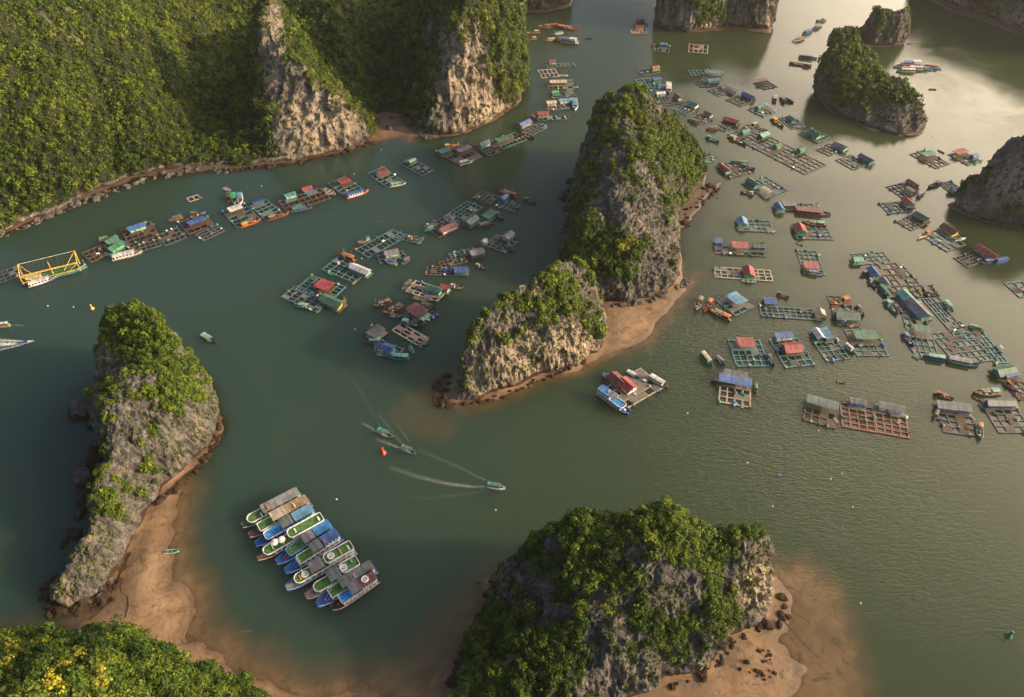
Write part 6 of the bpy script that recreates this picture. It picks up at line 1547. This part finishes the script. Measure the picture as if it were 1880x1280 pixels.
# ---- ropes across the sand spit
def rope(pts, r, label):
    b = MB()
    for p, q in zip(pts[:-1], pts[1:]): b.bar(p, q, r, 5)
    o = b.build('mooring_rope', paint('rope')); tag(o, label, 'rope')
def sandz(px, py):
    x, y = G(px, py, .6); i, j = np.abs(xs - x).argmin(), np.abs(ys - y).argmin()
    return (x, y, max(0.02, float(bed[i, j]) + .1))
rope([sandz(*p) for p in ((303, 1188), (330, 1183), (358, 1177), (386, 1171), (415, 1164), (462, 1156))], .14, 'dark mooring rope running from the wooded hill across the sand spit')
rope([sandz(*p) for p in ((220, 1065), (223, 1085), (236, 1098), (239, 1115), (232, 1135))], .12, 'dark rope curving over the middle of the sand spit')
rope([sandz(*p) for p in ((1438, 1137), (1455, 1155), (1475, 1178), (1503, 1206))], .13, 'dark rope on the sand right of the front island')
rope([sandz(*p) for p in ((225, 1030), (237, 1040), (256, 1025))], .12, 'bent pole lying on the sand beside the left island')

# ---- boulders fallen at the foot of the cliffs
def boulder_mesh(k):
    b = bpy.data.meshes.new('boulder'); import bmesh
    bm = bmesh.new(); bmesh.ops.create_icosphere(bm, subdivisions=3, radius=1.0)
    V = np.array([v.co for v in bm.verts])
    d = 1 + .38 * fbm(V * 1.1, 3, 300 + k * 7) + .10 * fbm(V * 4, 2, 340 + k)
    for v, s in zip(bm.verts, d): v.co = Vector((v.co.x * s * 1.15, v.co.y * s * .9, v.co.z * s * .75))
    bm.to_mesh(b); bm.free(); return b
RK_D = rock_material('tide_dark_rock', 0.0, 3.2); RK_G = rock_material('fallen_limestone', 0.6, 0.4)
bmeshes = {}
for k in range(5):
    for nm, m_ in (('d', RK_D), ('g', RK_G)):
        me = boulder_mesh(k); me.materials.append(m_); bmeshes[k, nm] = me
br_ = random.Random(3)
rub_v, rub_f = [[], []], [[], []]
base_ico = {}
def rubble_add(kind, px, py, r):
    """stones too many and too small to count go into one sheet of rubble per rock kind"""
    me = bmeshes[br_.randrange(5), kind]; x, y, z = sandz(px, py); c, q = math.cos(r * 50), math.sin(r * 50); i = 0 if kind == 'd' else 1
    k = me.name
    if k not in base_ico: base_ico[k] = ([tuple(v.co) for v in me.vertices], [tuple(p.vertices) for p in me.polygons])
    V_, F_ = base_ico[k]; n = sum(len(a) for a in rub_v[i])
    rub_v[i].append([(x + r * (a * c - b_ * q), y + r * (a * q + b_ * c), z + r * .1 + r * .75 * d) for a, b_, d in V_]); rub_f[i].append([tuple(n + j for j in f) for f in F_])
def boulders(spots, kind, label, group):
    for (px, py, r) in spots:
        if r < BIG:
            rubble_add(kind, px, py, r); continue
        o = link('boulder', bmeshes[br_.randrange(5), kind])
        x, y, z = sandz(px, py); o.location = (x, y, z - .05 + (r * .18)); s = r * br_.uniform(.85, 1.15); o.scale = (s, s * br_.uniform(.7, 1), s * br_.uniform(.6, .95))
        o.rotation_euler = (br_.uniform(-.3, .3), br_.uniform(-.3, .3), br_.uniform(0, 6))
        tag(o, label, 'boulder', group)
BIG = 1.15
def scatter(line, n, spread, r0, r1):
    out = []
    for _ in range(n):
        i = br_.uniform(0, len(line) - 1.001); a, b_ = line[int(i)], line[int(i) + 1]; f = i % 1
        out.append((a[0] + (b_[0] - a[0]) * f + br_.gauss(0, spread), a[1] + (b_[1] - a[1]) * f + br_.gauss(0, spread * .6), r0 + (r1 - r0) * br_.random() ** 2.2))
    return out
boulders([(150, 756, 5), (138, 765, 3.5), (162, 745, 4.5), (170, 775, 3), (176, 822, 4), (190, 835, 3.6), (168, 845, 3.4), (160, 880, 4.6), (182, 888, 3.6), (185, 860, 3.4), (152, 868, 2.6), (150, 905, 2.4), (145, 945, 2.4), (195, 815, 2.6)] + scatter([(165, 745), (180, 830), (165, 890), (140, 950), (120, 1010)], 34, 6, .8, 2.6), 'd', 'dark tide stained boulder along the left foot of the left island', 'dark boulders along the left island')
boulders(scatter([(95, 1060), (90, 1100), (110, 1125), (150, 1118), (190, 1095), (215, 1062)], 60, 8, .6, 2.2), 'd', 'dark weedy boulder at the lower tip of the left island', 'boulders at the tip of the left island')
boulders(scatter([(400, 775), (395, 812), (360, 860), (330, 890), (290, 925)], 44, 4, .5, 1.6), 'd', 'dark rock strewn along the right foot of the left island', 'rocks at the right foot of the left island')
boulders(scatter([(1055, 325), (1045, 350), (1035, 362), (1046, 390)], 26, 4, .8, 2.8), 'd', 'dark rock at the left foot of the tallest island', 'rocks at the left foot of the tallest island')
boulders(scatter([(1290, 345), (1315, 340), (1300, 358), (1270, 385), (1252, 415)], 50, 5, .6, 2.0), 'd', 'brown reef rock on the right shore of the tallest island', 'reef rocks right of the tallest island')
boulders(scatter([(1110, 562), (1150, 558), (1200, 552), (1250, 525), (1262, 515)], 46, 4, .6, 1.9), 'g', 'pale fallen block between the beach and the tallest cliff', 'fallen blocks below the tallest cliff')
boulders(scatter([(815, 690), (806, 715), (812, 735), (830, 745)], 60, 7, .6, 2.0), 'd', 'dark reef rock at the left tip of the cliff islet', 'reef rocks at the islet tip')
boulders(scatter([(850, 742), (900, 735), (960, 712), (1020, 688), (1080, 662)], 46, 3, .5, 1.4), 'd', 'dark rock along the sunlit foot of the cliff islet', 'rocks at the foot of the islet')
boulders(scatter([(915, 1060), (905, 1110), (880, 1165), (850, 1220), (825, 1260)], 70, 9, .6, 2.0), 'd', 'dark rock along the left foot of the front island', 'rocks left of the front island')
boulders(scatter([(1435, 1090), (1440, 1130), (1400, 1155), (1345, 1175), (1320, 1215), (1290, 1245), (1220, 1262)], 40, 6, .5, 1.6), 'd', 'rock on the sand at the right foot of the front island', 'rocks right of the front island')
boulders(scatter([(1405, 1190), (1420, 1215), (1408, 1240), (1380, 1225)], 22, 10, .3, .9), 'd', 'dark weed covered stone out on the sand right of the front island', 'weedy stones on the sand')
boulders(scatter([(0, 432), (60, 408), (100, 392), (150, 372), (200, 352), (240, 338), (300, 320), (350, 312), (420, 312)], 110, 4, .7, 2.6), 'g', 'grey boulder along the shore of the forested hills', 'boulders along the forested shore')
boulders(scatter([(420, 312), (500, 305), (600, 290), (680, 262)], 40, 2.5, .8, 2.0), 'd', 'dark rock at the foot of the forested spur cliff', 'rocks below the spur cliff')
boulders([(748, 222, 3.2), (757, 228, 3.6), (768, 236, 3.4), (776, 244, 3), (720, 218, 2.2), (698, 226, 1.8), (715, 238, 2.2), (780, 252, 2.2)], 'g', 'grey boulder beside the little cove beach', 'boulders at the cove')
boulders(scatter([(70, 1172), (100, 1170), (150, 1160), (185, 1150)], 26, 5, .7, 2.4), 'd', 'dark rock at the shore above the wooded hill', 'rocks above the wooded hill')

for i, (m_, lb) in enumerate(((RK_D, 'small dark weedy stones strewn along the tide line of the islands'), (RK_G, 'small grey stones strewn along the foot of the cliffs'))):
    me = bpy.data.meshes.new('rubble'); me.from_pydata(sum(rub_v[i], []), [], sum(rub_f[i], [])); me.materials.append(m_); me.update()
    tag(link('rubble', me), lb, 'rubble', None, 'stuff')

# ---- single trees that stand out
def tree(px, py, r, mat, tone, label, name='broadleaf_tree', kk=420, sq=1.0):
    p, n = hit(px, py)
    o = empty(name, p); tag(o, label, 'tree', None)
    rr = np.random.default_rng(int(px * 3 + py))
    h = r * 1.0
    b = MB(); b.bar((0, 0, -1.2), (0, 0, h * .55), r * .10, 7, r * .06)
    for k in range(5):
        q = k * 1.3 + .4; b.bar((0, 0, h * .35), (math.cos(q) * r * .55, math.sin(q) * r * .55, h * .85), r * .05, 5, r * .02)
    b.build('trunk', paint('wood'), o)
    nb = 9
    C = rr.normal(size=(nb, 3)) * np.array([.42, .42, .22]) * r + np.array([0, 0, h * .75])
    cr = leaf_cloud('crown', C, np.tile([0, 0, 1.0], (nb, 1)), rr.uniform(.42, .62, nb) * r, max(40, kk // nb), rr, .17, tone, mat, up=.3)
    cr.parent = o
TREES = [
 (1140, 462, 4.6, LEAF_Y, .55, 'yellow flowering tree halfway up the front of the tallest island'),
 (1152, 520, 4.2, LEAF_D, .6, 'round dark green tree low on the front of the tallest island'),
 (1056, 1082, 4.4, LEAF, .55, 'round olive tree crown on the dark left side of the front island'),
 (980, 1133, 4.4, LEAF, .45, 'round dark tree crown low on the left side of the front island'),
 (1070, 1120, 3.0, LEAF, .62, 'small bright round tree below the olive crown on the front island'),
 (1120, 1120, 3.2, LEAF, .6, 'light green tree in the middle of the front island'),
 (215, 1172, 5.0, LEAF_D, .62, 'bushy green tree poking highest from the wooded hill'),
 (150, 1180, 4.0, LEAF_D, .55, 'dark tree on the brow of the wooded hill, left of the highest tree'),
 (300, 1215, 4.2, LEAF_D, .6, 'dark tree on the brow of the wooded hill above the mooring rope'),
 (196, 1218, 3.0, LEAF_Y, .6, 'pale yellow blossoming tree alone amid the wooded hill'),
 (40, 1210, 4.6, LEAF_Y, .45, 'yellow green blossoming tree at the left brow of the wooded hill'),
 (95, 1195, 3.6, LEAF_Y, .38, 'olive yellow tree at the top left of the wooded hill'),
 (15, 1245, 3.6, LEAF_Y, .5, 'yellow blossoming tree in the bottom left corner'),
 (125, 1230, 3.8, LEAF_Y, .5, 'yellow blossoming tree at the centre of the blossom patch'),
 (180, 1248, 3.6, LEAF_Y, .6, 'bright yellow blossoming tree at the right of the blossom patch'),
 (105, 1265, 3.0, LEAF_Y, .75, 'brightest yellow tree at the bottom edge'),
 (60, 1270, 3.2, LEAF_Y, .42, 'dull yellow tree at the bottom edge near the left corner'),
 (160, 1272, 2.8, LEAF_Y, .6, 'small yellow tree at the bottom edge right of the brightest one'),
 (262, 1208, 3.6, LEAF_D, .45, 'dark tree between the pale blossoming tree and the brow'),
 (380, 1240, 3.4, LEAF_D, .6, 'dark tree at the right brow of the wooded hill'),
 (450, 1262, 3.0, LEAF_D, .6, 'low green tree at the right end of the wooded hill'),
 (505, 215, 6.0, LEAF, .6, 'light green tree on the left of the spur cliff'),
 (478, 205, 5.4, LEAF, .42, 'dark green tree left of the spur cliff'),
 (650, 208, 5.6, LEAF, .62, 'sunlit tree on the spur above the cove'),
]
for t_ in TREES: tree(*t_)

# ---- wakes: lines of foam and churned water left behind the moving boats
m, nt, b = new_mat('wake_foam')
ge = N(nt, 'ShaderNodeNewGeometry')
fz = noise(nt, ge.outputs['Position'], 0.9, 5, .7)
tr = N(nt, 'ShaderNodeBsdfTransparent'); mx = N(nt, 'ShaderNodeMixShader')
st = N(nt, 'ShaderNodeAttribute'); st.attribute_name = 'foam'
am = N(nt, 'ShaderNodeMath', operation='MULTIPLY'); nt.links.new(rng(nt, fz, .30, .58), am.inputs[0]); nt.links.new(st.outputs['Fac'], am.inputs[1])
b.inputs['Base Color'].default_value = (.62, .64, .58, 1); b.inputs['Roughness'].default_value = .7
nt.links.new(am.outputs[0], mx.inputs[0]); nt.links.new(tr.outputs[0], mx.inputs[1]); nt.links.new(b.outputs[0], mx.inputs[2])
nt.links.new(mx.outputs[0], nt.nodes['Material Output'].inputs['Surface'])
FOAM = m
def wake(lines, label):
    V, F, A = [], [], []
    for pts, w0, w1, s0, s1 in lines:
        P = [np.array(G(*p)) for p in pts]
        Q = []
        for a, c in zip(P[:-1], P[1:]):
            for k in range(6): Q.append(a + (c - a) * k / 6)
        Q.append(P[-1])
        n0 = len(V); n = len(Q)
        for i, p in enumerate(Q):
            d = Q[min(i + 1, n - 1)] - Q[max(i - 1, 0)]; d = d / (np.linalg.norm(d) + 1e-9); nn = np.array([-d[1], d[0]])
            f = i / (n - 1); ww = w0 + (w1 - w0) * f; s = (s0 + (s1 - s0) * f) * .6
            for e, al in ((-1, 0), (0, s), (1, 0)):
                V.append((*(p + nn * e * ww), .02)); A.append(al)
        for i in range(n - 1):
            for k in (0, 1): F.append((n0 + i * 3 + k, n0 + i * 3 + k + 1, n0 + i * 3 + k + 4, n0 + i * 3 + k + 3))
    me = bpy.data.meshes.new('wake'); me.from_pydata(V, [], F); me.update()
    at = me.attributes.new('foam', 'FLOAT', 'POINT'); at.data.foreach_set('value', np.array(A, np.float32))
    me.materials.append(FOAM)
    o = link('wake_foam', me); o['kind'] = 'stuff'; tag(o, label, 'wake')
wake([([(36, 630), (0, 633), (-40, 637)], 1.6, 3.4, 2.2, 1.9), ([(44, 627), (10, 625), (-40, 623)], .7, 1.8, 1.6, 1.1), ([(44, 632), (15, 639), (-40, 650)], .7, 1.8, 1.6, 1.0)], 'white foam wake behind the blue speedboat')
wake([([(894, 894), (860, 893), (820, 888), (770, 876), (715, 858)], 0.8, 1.7, .6, .10), ([(898, 900), (860, 906), (800, 914), (740, 918)], .7, 1.5, .08, .02), ([(898, 885), (870, 872), (840, 856), (800, 840), (768, 826)], .7, 1.7, .16, .05)], 'long curved wake behind the white cabin boat')
wake([([(737, 824), (715, 815), (690, 806)], .6, 1.6, .55, .15), ([(742, 818), (725, 800), (708, 776), (695, 760)], .6, 1.6, .16, .05), ([(752, 812), (740, 795), (728, 776)], .5, 1.2, .16, .05)], 'wake behind the green canopy boat')
wake([([(692, 793), (678, 784), (664, 776)], .5, 1.3, .5, .1), ([(700, 786), (690, 770), (672, 735), (650, 700), (625, 672)], .7, 1.6, .05, .02)], 'wake behind the blue hulled canopy boat')
wake([([(18, 597), (30, 597), (46, 599)], .4, 1.0, .5, .1)], 'short wake behind the white and green cabin boat')

# ---- air: thin even haze over the whole bay
m = bpy.data.materials.new('haze'); m.use_nodes = True
nt = m.node_tree; nt.nodes.remove(nt.nodes['Principled BSDF'])
pv = nt.nodes.new('ShaderNodeVolumePrincipled')
pv.inputs['Color'].default_value = (0.96, 0.93, 0.88, 1); pv.inputs['Density'].default_value = 0.00004; pv.inputs['Anisotropy'].default_value = 0.45
nt.links.new(pv.outputs[0], nt.nodes['Material Output'].inputs['Volume'])
bx = MB(); bx.box(0, 200, 124, 8200, 9200, 262)
hz = bx.build('haze', m); hz['kind'] = 'stuff'
tag(hz, 'thin warm haze filling the air over the bay', 'haze')
